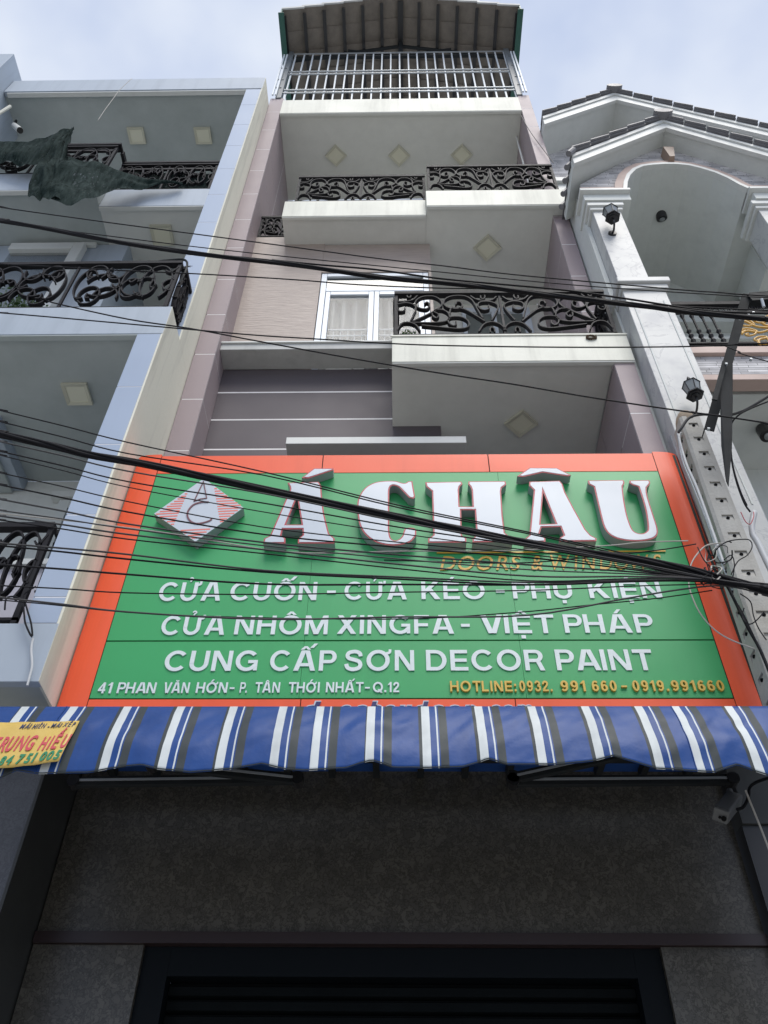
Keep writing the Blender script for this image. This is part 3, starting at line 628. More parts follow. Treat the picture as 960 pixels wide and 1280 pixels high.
box('inner_wall', M['blue_tile'], BH, -2.281, BX-.017, 4.5, 5.8, 4.785, 7.985)
# floor 2 parapet, slab, back wall
s = box('balcony', M['blue'], BH, -7.5, BX-.002, 4.040, 4.10, 7.99, 8.437, bevel=.004)
box('slab', M['bsoffit'], s, -7.5, BX-.018, 4.102, 5.8, 8.012, 8.40)
box('lip', M['bsoffit'], s, -7.4, -2.283, 4.046, 4.097, 7.972, 7.9895)
box('beam', M['blue'], BH, -7.5, -3.80, 4.95, 5.79, 7.86, 8.011)
box('beam', M['bsoffit'], BH, -7.5, -3.90, 4.99, 5.78, 7.82, 7.859)
wv = box('wall', M['gwall'], BH, -7.5, -2.282, 5.8, 6.1, 4.79, 8.01)
wi = box('window', M['dglass'], BH, -3.25, -2.40, 5.77, 5.798, 5.2, 7.55)
for a in ((-3.36,-3.25,5.1,7.66),(-2.40,-2.30,5.1,7.66),(-3.249,-2.401,7.55,7.66)): box('frame', M['gwall'], wi, a[0], a[1], 5.73, 5.797, a[2], a[3], bevel=.004)
box('frame', M['white'], wi, -3.45, -2.29, 5.70, 5.796, 7.68, 7.76, bevel=.004)
# floor 1 balcony
s = box('balcony', M['blue'], BH, -7.5, BX-.002, 4.040, 4.10, 4.365, 4.785, bevel=.004)
box('slab', M['bsoffit'], s, -7.5, BX-.018, 4.102, 5.8, 4.385, 4.78)
box('wall', M['lav'], BH, -7.5, -2.50, 4.95, 5.1, 4.79, 6.05); box('wall', M['white'], BH, -7.5, -2.42, 4.90, 5.12, 6.052, 6.11, bevel=.003)
railing(BH, (-3.6, 4.075), (-2.34, 4.075), 4.79, 5.66, 2, pattern='C', t=.014); railing(BH, (-2.325, 4.12), (-2.325, 4.9), 4.79, 5.66, 1, pattern='C', ends=(False, False), t=.014)
# floor 2 railing, with its return and rusty wire mesh
railing(BH, (-4.16, 4.085), (-2.13, 4.085), 8.44, 9.33, 2, pattern='C', t=.014)
railing(BH, (-2.125, 4.12), (-2.125, 4.62), 8.44, 9.33, 1, pattern='C', ends=(False, False), t=.012)
ms = MB()
for i in range(60):
    x = -3.0+.9*i/60
    ms.tube([(x, 4.13, 9.33), (x+.05, 4.20+.04*sin(i*.3), 9.42)], .0022, 3); ms.tube([(x+.05, 4.13, 9.33), (x, 4.20+.04*sin(i*.3), 9.42)], .0022, 3)
ms.tube(catmull([(-3.1,4.09,9.34),(-2.8,4.1,9.40),(-2.55,4.09,9.345),(-2.3,4.1,9.42),(-2.12,4.09,9.40),(-2.08,4.09,9.2),(-2.10,4.09,8.95)]), .012, 5)
ms = obj('wire_mesh', ms, M['darksteel']); ms['kind'] = 'stuff'; tag(ms, 'torn wire mesh and old cable lying on the top rail of the blue house middle balcony', 'wire mesh')
# floor 3 walls: blue wall with window at left, recess at right
box('wall', M['blue'], BH, -7.5, -3.31, 4.90, 5.1, 8.44, 11.36)
FZ = at(50,305,Y=4.82).z; FX = at(103,312,Y=4.82).x
wi = box('window', M['pane'], BH, -4.7, FX-.13, 4.86, 4.898, 8.6, FZ-.15)
for a in ((FX-.13,FX,8.6,FZ),(-4.7,FX-.131,FZ-.15,FZ)): box('frame', M['white'], wi, a[0], a[1], 4.80, 4.897, a[2], a[3], bevel=.006)
box('frame', M['gwall'], wi, -4.7, FX+.10, 4.85, 4.896, FZ+.03, FZ+.10, bevel=.004)
box('return_wall', M['blue'], BH, -3.33, -3.311, 5.101, 6.4, 8.44, 11.36)
box('wall', M['gwall'], BH, -3.31, -2.08, 6.4, 6.6, 8.44, 11.36)
# floor 3 balcony: left part projecting, right part set back
s = box('balcony', M['blue'], BH, -7.5, -3.567, 4.200, 4.26, 11.36, 11.825, bevel=.004)
box('slab', M['bsoffit'], s, -7.5, -3.569, 4.262, 5.2, 11.382, 11.80); box('lip', M['white'], s, -7.5, -3.572, 4.205, 4.258, 11.342, 11.3595)
s = box('balcony', M['blue'], BH, -3.565, -2.302, 4.405, 4.46, 11.35, 11.81, bevel=.004)
box('slab', M['white'], s, -3.565, -2.302, 4.462, 6.39, 11.372, 11.80); box('lip', M['white'], s, -3.562, -2.305, 4.410, 4.458, 11.332, 11.3495)
r1 = railing(BH, (-5.5, 4.23), (-3.59, 4.23), 11.825, 12.70, 2, pattern='C', t=.012)
r2 = railing(BH, (-3.577, 4.44), (-2.31, 4.44), 11.81, 12.62, 2, pattern='C', t=.010)
box('top_rail', M['iron'], r1, -5.5, -3.56, 4.19, 4.30, 12.70, 12.74); box('mid_rail', M['iron'], r1, -5.5, -3.60, 4.215, 4.245, 12.55, 12.59); box('top_rail', M['iron'], r2, -3.575, -2.305, 4.40, 4.51, 12.622, 12.66); box('mid_rail', M['iron'], r2, -3.57, -2.31, 4.425, 4.455, 12.46, 12.50)
box('side_rail', M['iron'], r1, -3.585, -3.545, 4.301, 4.9, 12.66, 12.74)
# roof slab
box('wall', M['gwall'], BH, -7.5, -2.08, 6.6, 6.8, 11.8, 15.45)
box('roof_fascia', M['blue'], BH, -6.05, BX-.001, 4.40, 4.48, 15.405, 15.90, bevel=.004)
box('roof_slab', M['bsoffit'], BH, -7.0, BX-.018, 4.482, 7.0, 15.43, 15.8); box('roof_trim', M['white'], BH, -6.0, -2.302, 4.415, 4.48, 15.367, 15.404)
box('parapet_block', M['blue'], BH, -8.2, -6.06, 4.10, 5.1, 8.5, 16.22, bevel=.004)
# front of ground floor: polished dark tile, and wall under the balcony
gf = box('wall', M['polished'], BH, -6.5, BX-.018, 4.50, 4.8, 3.05, 4.36)
box('wall', M['polished'], BH, -6.5, BX-.018, 4.503, 4.8, 0, 3.043)
box('band', M['stripered'], BH, -6.5, -2.12, 4.495, 4.8, 2.62, 2.74)
# lights
diamond_lamp('square ceiling light under the lowest big soffit of the blue house', *at(97,491,Z=8.012).to_2d(), 8.012, .12, turned=False)
diamond_lamp('square ceiling light above the middle balcony of the blue house', *at(203,293,Z=11.372).to_2d(), 11.372, .13, turned=False)
diamond_lamp('left one of the two small square lights under the roof slab of the blue house', *at(171,169,Z=15.43).to_2d(), 15.43, .13, turned=False, group='square lights under the blue roof slab')
diamond_lamp('right one of the two small square lights under the roof slab of the blue house', *at(254,169,Z=15.43).to_2d(), 15.43, .13, turned=False, group='square lights under the blue roof slab')
for i, (px, py, rr, hh, lab) in enumerate(((14,372,.24,.72,'leafy green plant at the left edge behind the middle blue balcony railing'), (44,372,.18,.55,'smaller green plant behind the railing, near the white window corner of the blue house'))):
    p = at(px, py, Y=4.30); plant(lab, p.x, 4.30, 8.44, rr, hh, 420, 20+i)
# camera under the roof slab and torch-like tube
ct = thing('security_camera', 'small white bullet camera under the roof slab at the top left corner', 'camera')
a = at(18,157,Y=4.75); b = at(25,163,Y=4.70)
obj('body', MB().tube([a, a+(b-a)*.8, b], [.045,.05,.05], 12), M['white'], ct); obj('lens', MB().tube([b, b+(b-a).normalized()*.012], .046, 12), M['blackp'], ct)
obj('bracket', MB().tube([a, a+Vector((-.1,.05,.35))], .02, 6), M['darksteel'], ct)
tb = obj('lamp_tube', MB().tube([at(-14,150,Y=3.95), at(13,133,Y=3.95)], .022, 8), M['cream']); tag(tb, 'thin cream tube sticking out at the left edge below the roof corner', 'tube')
# green shade net hanging over the top balcony railing
def loft(curves, n=22, yfun=None):
    """curves: list of point lists in photo pixels, lofted; each gets n samples"""
    mb = MB(); rows = []
    for ci, C in enumerate(curves):
        P = [Vector((x, y, Y)) for x, y, Y in C]
        ln = [0]
        for a_, b_ in zip(P[:-1], P[1:]): ln.append(ln[-1]+(b_-a_).xy.length)
        S = catmull(P, 6); m = len(S)-1
        row = []
        for i in range(n+1):
            t = i/n*m; k = min(int(t), m-1); q = S[k].lerp(S[k+1], t-k); row.append(q)
        rows.append(row)
    R = []
    for a_, b_ in zip(rows[:-1], rows[1:]):
        for s_ in range(5): R.append([p.lerp(q, s_/5) for p, q in zip(a_, b_)])
    R.append(rows[-1])
    for j, row in enumerate(R):
        for i, q in enumerate(row):
            v = at(q.x, q.y, Y=q.z*.9524-.02); u_ = Vector((v.x*3.1, v.z*2.3, j*.02))
            fold = .022*sin(i*.8+j*.3)+.06*noise.noise(u_)+.02*noise.noise(u_*3.1)+.014*sin(i*.37-j*.8)
            mb.v.append((v.x, v.y+fold, v.z))
    W = n+1
    for j in range(len(R)-1):
        for i in range(n): mb.f.append((j*W+i, j*W+i+1, (j+1)*W+i+1, (j+1)*W+i)); mb.m.append(0)
    return mb
NET = [
 [[(-60,178,4.32),(0,176,4.28),(40,175,4.26),(70,166,4.22),(92,159,4.2)], [(-60,192,4.28),(0,190,4.24),(30,192,4.22),(55,188,4.2),(84,168,4.2)], [(-60,202,4.3),(0,201,4.26),(20,204,4.24),(40,206,4.22),(62,190,4.2)]],
 [[(92,158,4.16),(91,160,4.16),(90,162,4.16),(88,164,4.16)], [(70,178,4.10),(74,180,4.08),(80,182,4.09),(86,184,4.14)], [(50,198,4.06),(60,203,4.02),(72,206,4.06),(84,200,4.12)], [(42,222,4.04),(56,226,4.0),(72,224,4.04),(92,213,4.12)], [(34,243,4.06),(46,246,4.02),(60,249,4.05),(80,252,4.1)]],
 [[(46,212,4.12),(80,196,4.14),(100,199,4.18),(125,206,4.28),(150,212,4.38),(190,221,4.5),(228,227,4.56)], [(44,224,4.05),(80,212,4.08),(100,212,4.14),(125,216,4.26),(150,220,4.36),(190,225,4.5),(228,228,4.56)], [(40,238,4.04),(80,232,4.05),(100,230,4.12),(125,228,4.24),(150,227,4.36),(190,228,4.5),(228,229,4.56)], [(52,247,4.06),(84,252,4.07),(105,247,4.14),(130,240,4.26),(155,234,4.38),(190,231,4.5),(228,230,4.56)]],
 [[(150,211,4.78),(185,214,4.78),(220,213,4.78),(255,216,4.78),(279,214,4.78)], [(150,226,4.78),(185,228,4.79),(220,226,4.78),(255,227,4.78),(274,226,4.78)], [(150,240,4.78),(185,240,4.78),(220,241,4.78),(255,240,4.78),(270,240,4.78)]],
]
net = MB()
for c in NET:
    q = loft(c, 26); net.add(q.v, q.f)
net = obj('shade_net', net, M['net'], smooth=True); tag(net, 'torn dark green shade net draped over the top balcony railing of the blue house', 'net')
# cable loop and white conduit by the lowest blue balcony
cc = obj('cable_loop', MB().tube(catmull([at(x,y,Y=4.0) for x,y in ((6,762),(8,748),(18,746),(28,752),(30,766),(32,780),(40,796),(39,780),(34,762),(30,745),(36,738),(45,733))]), .006, 6), M['rubber']); tag(cc, 'black cable looped at the corner post of the lowest blue balcony railing', 'cable')
cc = obj('conduit', MB().tube(catmull([at(x,y,Y=4.02) for x,y in ((41,798),(39,812),(40,832),(37,846),(34,857))]), [.007]*17, 8), M['pvc']); tag(cc, 'short bent white conduit on the blue parapet at the lower left', 'conduit')

# ================================================================== white gabled house on the right
WH = thing('white_house', 'white gabled house with marble columns and an arched loggia on the right', 'house')
WX = 2.150
YE = 4.25       # plane of the arch wall
def A(px, py, Y=YE): return at(px, py, Y=Y)
arch = [(785,247),(783,240),(783.5,233),(787,224),(794,217),(803,213),(815,211.3),(830,210.3),(845,210.5),(860,212),(876,216),(892,221),(908,228),(922,236),(935,244)]
arch3 = [A(*p) for p in arch]
zs = 11.18
arch3[0].z = zs; arch3[-1].z = zs
inner3 = [p.copy() for p in arch3]
for i in range(len(arch3)):
    d_ = (inner3[min(i+1,len(arch3)-1)]-inner3[max(i-1,0)]).normalized(); arch3[i] = inner3[i]+Vector((-d_.z, 0, d_.x))*.015
top = [Vector((WX, YE, zs)), Vector((WX, YE, 11.42)), Vector((3.28, YE, 12.62)), Vector((5.2, YE, 11.1)), Vector((6.0, YE, 10.6)), Vector((6.0, YE, zs))]
mb = MB()
# face with the arch cut out, as a strip between arch and an outer line
nA = len(arch3)
def outer(i):
    x = arch3[i].x; x = WX if i == 0 else 6.0 if i == nA-1 else x
    z = 11.45+(3.30-WX)*0 if i == 0 else None
    zt = 12.62-(3.30-x)*1.02 if x < 3.28 else 12.62-(x-3.28)*.98
    return Vector((x, YE, max(zt, zs+.01)))
left_top = outer(0)
archP = [p.copy() for p in arch3]
poly_l = [Vector((WX, YE, zs)), arch3[0], arch3[1], arch3[2], Vector((arch3[2].x, YE, 12.62-(3.30-arch3[2].x)*1.02)), Vector((WX, YE, 12.62-(3.30-WX)*1.02))]
mb.prism(poly_l, (0,.22,0))
for i in range(2, nA-1):
    a_, b_ = arch3[i], arch3[i+1]
    ta, tb_ = (12.62-abs(3.30-p.x)*(1.02 if p.x < 3.28 else .98) for p in (a_, b_))
    mb.prism([a_, b_, Vector((b_.x, YE, max(tb_, b_.z+.02))), Vector((a_.x, YE, max(ta, a_.z+.02)))], (0,.22,0))
mb.prism([arch3[-1], Vector((6.4, YE, zs)), Vector((6.4, YE, 11.6)), Vector((4.6, YE, 11.6)), Vector((arch3[-1].x, YE, 12.62-(arch3[-1].x-3.28)*.98))], (0,.22,0))
obj('arch_wall', mb, M['stone'], WH)
def band(P, w_, y0, y1, m, name='moulding', outward=True):
    """moulding following P, w_ wide on the outer side, between depths y0 and y1"""
    mb = MB(); n = len(P); Q = []
    for i in range(n):
        d = (P[min(i+1,n-1)]-P[max(i-1,0)]).normalized(); nn = Vector((-d.z, 0, d.x)); Q.append(P[i]+nn*w_)
    for i in range(n-1):
        q = [P[i], P[i+1], Q[i+1], Q[i]]; mb.hexa([(v.x, y0, v.z) for v in q], [(v.x, y1, v.z) for v in q])
    obj(name, mb, m, WH); return Q
Q = band(inner3, .045, YE-.055, YE+.01, M['white'])
Q2 = band(Q, .095, YE-.035, YE+.0, M['peach'])
box('moulding', M['peach'], WH, WX-.03, 2.52, YE-.035, YE-.001, 11.21, 11.29); box('moulding', M['white'], WH, WX-.06, 2.665, YE-.075, YE+.24, 11.13, 11.178, bevel=.004)
box('entablature', M['gwall'], WH, WX-.02, 2.655, YE-.02, YE+.35, 10.985, 11.128); box('side_wall', M['gwall'], WH, WX, WX+.05, 4.475, 9.0, 4.5, 12.0); box('opening_shade', M['blackp'], WH, 2.035, 6.6, 4.9, 5.1, 0, 3.93); box('wall', M['pdark'], WH, 2.035, 6.6, 4.88, 5.1, 3.932, 5.2)  # unlit opening drawn as a black box, shaded wall above coloured dark
box('moulding', M['white'], WH, 4.02, 6.4, YE-.075, YE+.24, 11.13, 11.178, bevel=.004); box('moulding', M['peach'], WH, 4.12, 6.4, YE-.035, YE-.001, 11.21, 11.29)
box('entablature', M['gwall'], WH, 4.06, 6.4, YE-.02, YE+.35, 10.985, 11.128)
# vault
mb = MB(); yb = 5.72
for i in range(nA-1):
    a_, b_ = inner3[i], inner3[i+1]
    mb.add([(a_.x, YE+.011, a_.z), (b_.x, YE+.011, b_.z), (b_.x, yb, b_.z), (a_.x, yb, a_.z)], [(0,1,2,3)])
obj('vault', mb, M['gwall'], WH, smooth=True)
obj('soffit', MB().box(inner3[-1].x-.001, 6.6, 4.472, 5.72, 11.182, 11.30), M['gwall'], WH)
box('soffit', M['gwall'], WH, 2.2, inner3[0].x+.001, 4.60, 5.72, 11.19, 11.30)
box('wall', M['gwall'], WH, 2.25, 6.6, yb, yb+.2, 8.2, 12.4)
box('ledge', M['white'], WH, 2.25, 4.05, yb-.10, yb-.001, 11.02, 11.06, bevel=.004); box('beam', M['gwall'], WH, 2.25, 6.6, yb-.16, yb-.001, 10.55, 10.72, bevel=.004)
box('beam', M['gwall'], WH, 4.25, 6.6, 4.9, yb-.17, 10.6, 11.19, bevel=.004)
box('ceiling_trim', M['white'], WH, 2.25, 6.6, 5.4, yb-.17, 9.93, 9.98, bevel=.004)
# keystone
k0 = A(833,196,YE-.09); k1 = A(842,209,YE-.09)
kk = MB().hexa([(3.275,YE-.12,12.24),(3.40,YE-.12,12.24),(3.365,YE-.10,12.00),(3.305,YE-.10,12.00)], [(3.268,YE-.0,12.245),(3.41,YE-.0,12.245),(3.373,YE-.0,11.99),(3.297,YE-.0,11.99)])
obj('keystone', kk, mat('brown_keystone', (.30,.22,.17), .5), WH)
# columns
def column(x0, x1, yf, d):
    c = box('column', M['marble'], WH, x0, x1, yf, yf+d, 9.14, 10.86, bevel=.006)
    box('capital', M['white'], c, x0-.055, x1+.045, yf-.05, yf+d+.03, 10.90, 10.98, bevel=.008); box('capital', M['white'], c, x0-.03, x1+.025, yf-.025, yf+d+.02, 10.84, 10.898, bevel=.006)
    box('cap_moulding', M['marble'], c, x0-.07, x1+.13, yf-.12, yf+d+.05, 9.07, 9.155, bevel=.01); box('cap_moulding', M['marble'], c, x0-.045, x1+.10, yf-.09, yf+d+.04, 8.99, 9.068, bevel=.008)
    p = box('pedestal', M['marble'], WH, x0-.03, x1+.07, yf-.06, yf+.28, 4.6, 8.988, bevel=.006)
    xm0, xm1 = x0+.035, x1+.005
    for q in ((xm0-.012, xm0, 6.0, 8.8), (xm1, xm1+.012, 6.0, 8.8)): box('groove', M['gwall'], p, q[0], q[1], yf-.0655, yf-.058, q[2], q[3])
    return c
column(2.204, 2.517, 4.30, .36)
c = box('column', M['marble'], WH, 4.06, 4.40, 4.30, 4.66, 9.14, 10.86, bevel=.006); box('capital', M['white'], c, 4.0, 4.45, 4.25, 4.69, 10.90, 10.98, bevel=.008); box('capital', M['white'], c, 4.03, 4.42, 4.275, 4.68, 10.84, 10.898, bevel=.006)
# gables
def gable(name, pk, lf, rt, y0, y1, th, wallY, tile_n, tw=.30):
    """pk, lf, rt = (x, z) of peak, left eave, right eave; y0 front edge, y1 back"""
    g = bpy.data.objects.new(name, None); COL.objects.link(g); g.parent = WH
    for (xa, za), (xb, zb) in ((lf, pk), (pk, rt)):
        s_ = [(xa, y0, za), (xb, y0, zb), (xb, y0, zb+th), (xa, y0, za+th)]
        obj('barge_board', MB().hexa(s_, [(x, y0+.05, z) for x, y, z in s_]), M['white'], g)
        s_ = [(xa, y0-.02, za+th*.72), (xb, y0-.02, zb+th*.72), (xb, y0-.02, zb+th+.015), (xa, y0-.02, za+th+.015)]
        obj('barge_board', MB().hexa(s_, [(x, y0-.001, z) for x, y, z in s_]), M['white'], g)
        s_ = [(xa, y0+.051, za+.03), (xb, y0+.051, zb+.03), (xb, y0+.051, zb+th-.01), (xa, y0+.051, za+th-.01)]
        obj('soffit', MB().hexa(s_, [(x, y1, z) for x, y, z in s_]), M['gwall'], g)
        L_ = math.hypot(xb-xa, zb-za); n = max(3, int(L_/tw)); ux, uz = (xb-xa)/L_, (zb-za)/L_
        nx, nz = 0.0, 1.06
        up = 1 if uz > 0 else -1
        for k in range(n):
            q0, q1 = L_*k/n, L_*(k+1)/n
            for j in range(5 if y1-y0 > 1 else 3):
                ya = y0-.045+j*.30; ybk = ya+.31
                l0, l1 = (.05, .012) if up > 0 else (.012, .05)
                P = [(xa+ux*q0+nx*(th+l0), ya, za+uz*q0+nz*(th+l0)), (xa+ux*q1+nx*(th+l1), ya, za+uz*q1+nz*(th+l1)), (xa+ux*q1+nx*(th+l1), ybk, za+uz*q1+nz*(th+l1)), (xa+ux*q0+nx*(th+l0), ybk, za+uz*q0+nz*(th+l0))]
                e = .018
                obj('tile', MB().hexa(P, [(p[0]+nx*e, p[1], p[2]+nz*e) for p in P]), M['slate'], g)
            # verge tile with a short lip over the barge board
            l0, l1 = (.075, .03) if up > 0 else (.03, .075); q0b, q1b = (q0, q0+(L_/n)*.97) if up > 0 else (q0+(L_/n)*.03, q1)
            P = [(xa+ux*q0b+nx*(th+l0), y0-.075, za+uz*q0b+nz*(th+l0)), (xa+ux*q1b+nx*(th+l1), y0-.075, za+uz*q1b+nz*(th+l1)), (xa+ux*q1b+nx*(th+l1), y0+.14, za+uz*q1b+nz*(th+l1)), (xa+ux*q0b+nx*(th+l0), y0+.14, za+uz*q0b+nz*(th+l0))]
            obj('verge_tile', MB().hexa(P, [(p[0]+nx*.022, p[1], p[2]+nz*.022) for p in P]), M['slate'], g, bevel=.003)
    obj('ridge_cap', MB().prism([(pk[0]+.12*cos(i*pi/8), y0-.12, pk[1]+th+.055+.06*sin(i*pi/8)) for i in range(16)], (0,.6,0)), M['slate'], g)
    return g
g1 = gable('front_gable', (3.34, 12.50), (2.045, 11.44), (5.33, 10.60), 3.995, 4.70, .20, YE, 8)
# eave end tiles dropping at the left
for k in range(5): obj('eave_tile', MB().tube([(1.995, 3.95+.16*k, 11.60), (2.07, 3.95+.16*k, 11.72)], .036, 10), M['slate'], g1)
g2 = gable('rear_gable', (3.36, 15.30), (2.138, 14.34), (5.9, 13.20), 4.60, 6.2, .24, 5.1, 8)
# rear wall in stone under the rear gable
wl = MB().prism([(2.2,5.10,12.6),(6.4,5.10,12.0),(6.4,5.10,13.1),(3.36,5.10,15.32),(2.2,5.10,14.42)], (0,.15,0)); obj('wall', wl, M['stone'], WH)
box('moulding', M['white'], WH, 2.16, 2.9, 4.98, 5.09, 13.28, 13.40, bevel=.004); box('moulding', M['peach'], WH, 2.16, 2.9, 5.04, 5.09, 13.42, 13.50); box('moulding', M['white'], WH, 2.16, 2.9, 5.0, 5.09, 12.72, 12.84, bevel=.004); box('wall', M['white'], WH, 2.16, 2.9, 5.03, 5.098, 12.0, 13.27)
# loggia floor and railing
box('moulding', M['peach'], WH, 2.58, 6.6, 4.36, 4.5, 8.10, 8.20, bevel=.004); box('stone_band', M['stone'], WH, 2.58, 6.6, 4.40, 4.55, 7.78, 8.098); box('moulding', M['peach'], WH, 2.58, 6.6, 4.37, 4.5, 7.70, 7.779, bevel=.004)
box('slab', M['gwall'], WH, 2.58, 6.6, 4.56, 5.6, 7.74, 8.19)
box('wall', M['gwall'], WH, 2.4, 6.6, 5.45, 5.6, 4.0, 7.739); box('moulding', M['white'], WH, 2.4, 6.6, 5.38, 5.449, 6.86, 6.93, bevel=.004); box('moulding', M['white'], WH, 2.4, 6.6, 5.40, 5.449, 6.76, 6.80, bevel=.003)
box('spandrel', M['spandrel'], WH, 2.4, 6.6, 5.40, 5.448, 5.2, 6.72)
rl = bpy.data.objects.new('railing', None); COL.objects.link(rl); rl.parent = WH
box('top_rail', M['iron'], rl, 2.56, 6.4, 4.40, 4.46, 9.0, 9.05); box('mid_rail', M['iron'], rl, 2.56, 6.4, 4.415, 4.445, 8.88, 8.90); box('bottom_rail', M['iron'], rl, 2.56, 6.4, 4.41, 4.45, 8.24, 8.265); box('bottom_rail', M['iron'], rl, 2.56, 6.4, 4.41, 4.45, 8.33, 8.35)
for k in range(34):
    x = 2.66+.093*k
    if 3.12 < x < 4.0: continue
    obj('baluster', MB().tube([(x,4.43,8.35),(x,4.43,8.40),(x,4.43,8.44),(x,4.43,8.48),(x,4.43,8.52),(x,4.43,8.56),(x,4.43,8.6),(x,4.43,8.78),(x,4.43,8.84),(x,4.43,8.88)], [.014,.026,.012,.026,.012,.024,.011,.011,.022,.012], 8), M['iron'], rl)
for k in range(60): 
    x = 2.60+.055*k; obj('ring', MB().tube([(x+.02*cos(a_), 4.43, 8.297+.026*sin(a_)) for a_ in [i*pi/4 for i in range(9)]], .006, 4), M['iron'], rl)
for k in range(60):
    x = 2.60+.055*k; obj('ring', MB().tube([(x+.02*cos(a_), 4.43, 8.95+.04*sin(a_)) for a_ in [i*pi/4 for i in range(9)]], .006, 4), M['iron'], rl)
gm = MB(); cx_, cz_ = 3.56, 8.58
for i in range(10):
    a_ = i*2*pi/10+.2; d = Vector((cos(a_), 0, sin(a_))); e = Vector((-sin(a_), 0, cos(a_))); c0 = Vector((cx_, 4.42, cz_))
    Ls = .33 if abs(cos(a_)) > .5 else .22
    gm.tube(catmull([c0+d*.04, c0+d*Ls*.5+e*.03, c0+d*Ls*.8-e*.02, c0+d*Ls]), [.012]*13, 6)
    for sgn in (-1, 1):
        gm.tube(catmull([c0+d*Ls*.55, c0+d*Ls*.7+e*sgn*.05, c0+d*Ls*.9+e*sgn*.06, c0+d*Ls*.95+e*sgn*.03, c0+d*Ls*.85+e*sgn*.03]), [.010]*17, 6)
        gm.tube([c0+d*Ls*1.0, c0+d*Ls*1.05+e*sgn*.03], [.018, .006], 6)
obj('gold_rosette', gm, M['gold'], rl, smooth=True)
box('wall_panel', M['white'], WH, 2.6, 6.0, 5.60, 5.718, 8.2, 9.6); wd = box('window', M['dglass'], WH, 3.28, 3.95, 5.56, 5.598, 8.2, 9.25)
box('frame', M['white'], wd, 3.20, 3.28, 5.55, 5.597, 8.2, 9.33); box('frame', M['white'], wd, 3.95, 4.03, 5.55, 5.597, 8.2, 9.33); box('frame', M['darksteel'], wd, 3.281, 3.949, 5.55, 5.597, 9.20, 9.25)
can_lamp('black can spotlight inside the arched vault of the white house', *at(824,260,Z=11.99), (.10,.45))
can_lamp('black can spotlight under the white house loggia slab at the right edge', *at(953,535,Z=7.74), (-.1,-.25))
# lanterns on the column
def lantern(label, px, py, Y, wy, s=1.0):
    t = thing('wall_lantern', label, 'lantern'); p = at(px, py, Y=Y); x, y, z = p
    hexa = lambda r, zz: [(x+r*cos(pi/6+i*pi/3), y+r*sin(pi/6+i*pi/3), zz) for i in range(6)]
    for r_, za, zb_ in ((.085, 0, .014), (.066, -.016, 0), (.046, -.03, -.016)):
        obj('base_step', MB().prism(hexa(r_*s, z+za*s), (0,0,(zb_-za)*s)), M['blackp'], t)
    mb = MB(); lo, hi = hexa(.052*s, z+.016*s), hexa(.082*s, z+.16*s)
    mb.add(lo+hi, [(i, (i+1)%6, 6+(i+1)%6, 6+i) for i in range(6)]); obj('glass', mb, M['bulb'], t)
    for i in range(6): obj('glazing_bar', MB().tube([lo[i], hi[i]], .006*s, 5), M['blackp'], t)
    mb = MB(); a1 = hexa(.092*s, z+.16*s); mb.add(a1+[(x, y, z+.24*s)], [tuple(range(5,-1,-1))]+[(i, (i+1)%6, 6) for i in range(6)]); obj('lantern_roof', mb, M['blackp'], t)
    obj('finial', MB().tube([(x,y,z+.23*s),(x,y,z+.26*s),(x,y,z+.30*s)], [.012,.016,.003], 8), M['blackp'], t)
    obj('arm', MB().tube(catmull([(x,y,z-.03*s),(x,y+.01,z-.09*s),(x,y+(wy-y)*.5,z-.13*s),(x,wy-.01,z-.10*s)]), .011*s, 8), M['blackp'], t)
    obj('wall_plate', MB().tube([(x,wy-.02,z-.10*s),(x,wy,z-.10*s)], .045*s, 14), M['blackp'], t)
    return t
lantern('black hexagonal lantern on the upper marble column, just under its capital', 766, 272, 4.16, 4.30)
lantern('black hexagonal lantern on the lower marble pedestal, above the top of the concrete pole', 869, 494, 4.10, 4.24, .85)
# ================================================================== the shop sign
SG = thing('shop_sign', 'large green and orange shop sign with raised white letters across the middle shop house', 'sign')
SY = 4.30
gx = [-1.850, at(390,700,Y=SY).x, at(636,700,Y=SY).x, 1.963]; gz = [4.420, 4.846, 6.430]
box('backing', M['seam'], SG, -1.99, 2.14, SY+.012, SY+.03, 4.36, 6.63)
for i in range(3):
    box('green_panel', M['green'], SG, gx[i]+(.001 if i else 0), gx[i+1]-.001, SY, SY+.011, gz[1]+.006, gz[2])
    box('green_panel', M['green'], SG, gx[i]+(.001 if i else 0), gx[i+1]-.001, SY, SY+.011, gz[0]+.005, gz[1]-.005)
tx = [-1.852, at(403,582,Y=SY).x, at(611,580,Y=SY).x, 1.965]
for i in range(3): box('border_panel', M['orange'], SG, tx[i]+.004, tx[i+1]-.004, SY-.003, SY+.011, 6.4315, 6.635)
bx_ = [-1.852, at(376,877,Y=SY).x, at(644,876,Y=SY).x, 1.965]
for i in range(3): box('border_panel', M['orange'], SG, bx_[i]+.003, bx_[i+1]-.003, SY-.003, SY+.011, 4.35, 4.414)
for s_, xi, xo in ((-1, -1.8535, -2.050), (1, 1.9665, 2.165)):
    mb = MB(); n = 10
    for k in range(n+1):
        f_ = k/n; x = xi+(xo-xi)*sin(f_*pi/2)**.9 if k else xi; y = SY-.003+.050*(1-cos(f_*pi/2))**1.15
        mb.v += [(x, y, 4.35), (x, y, 6.655)]
    mb.f = [(2*i, 2*i+2, 2*i+3, 2*i+1) for i in range(n)]; mb.m = [0]*n
    mb.prism([(xi, SY+.05, 6.650), (xo, SY+.07, 6.650), (xo, SY+.047, 6.650), (xi+(xo-xi)*.7, SY+.02, 6.650), (xi, SY-.002, 6.650)], (0, 0, .004))
    o = obj('border_panel', mb, M['orange'], SG, smooth=False)
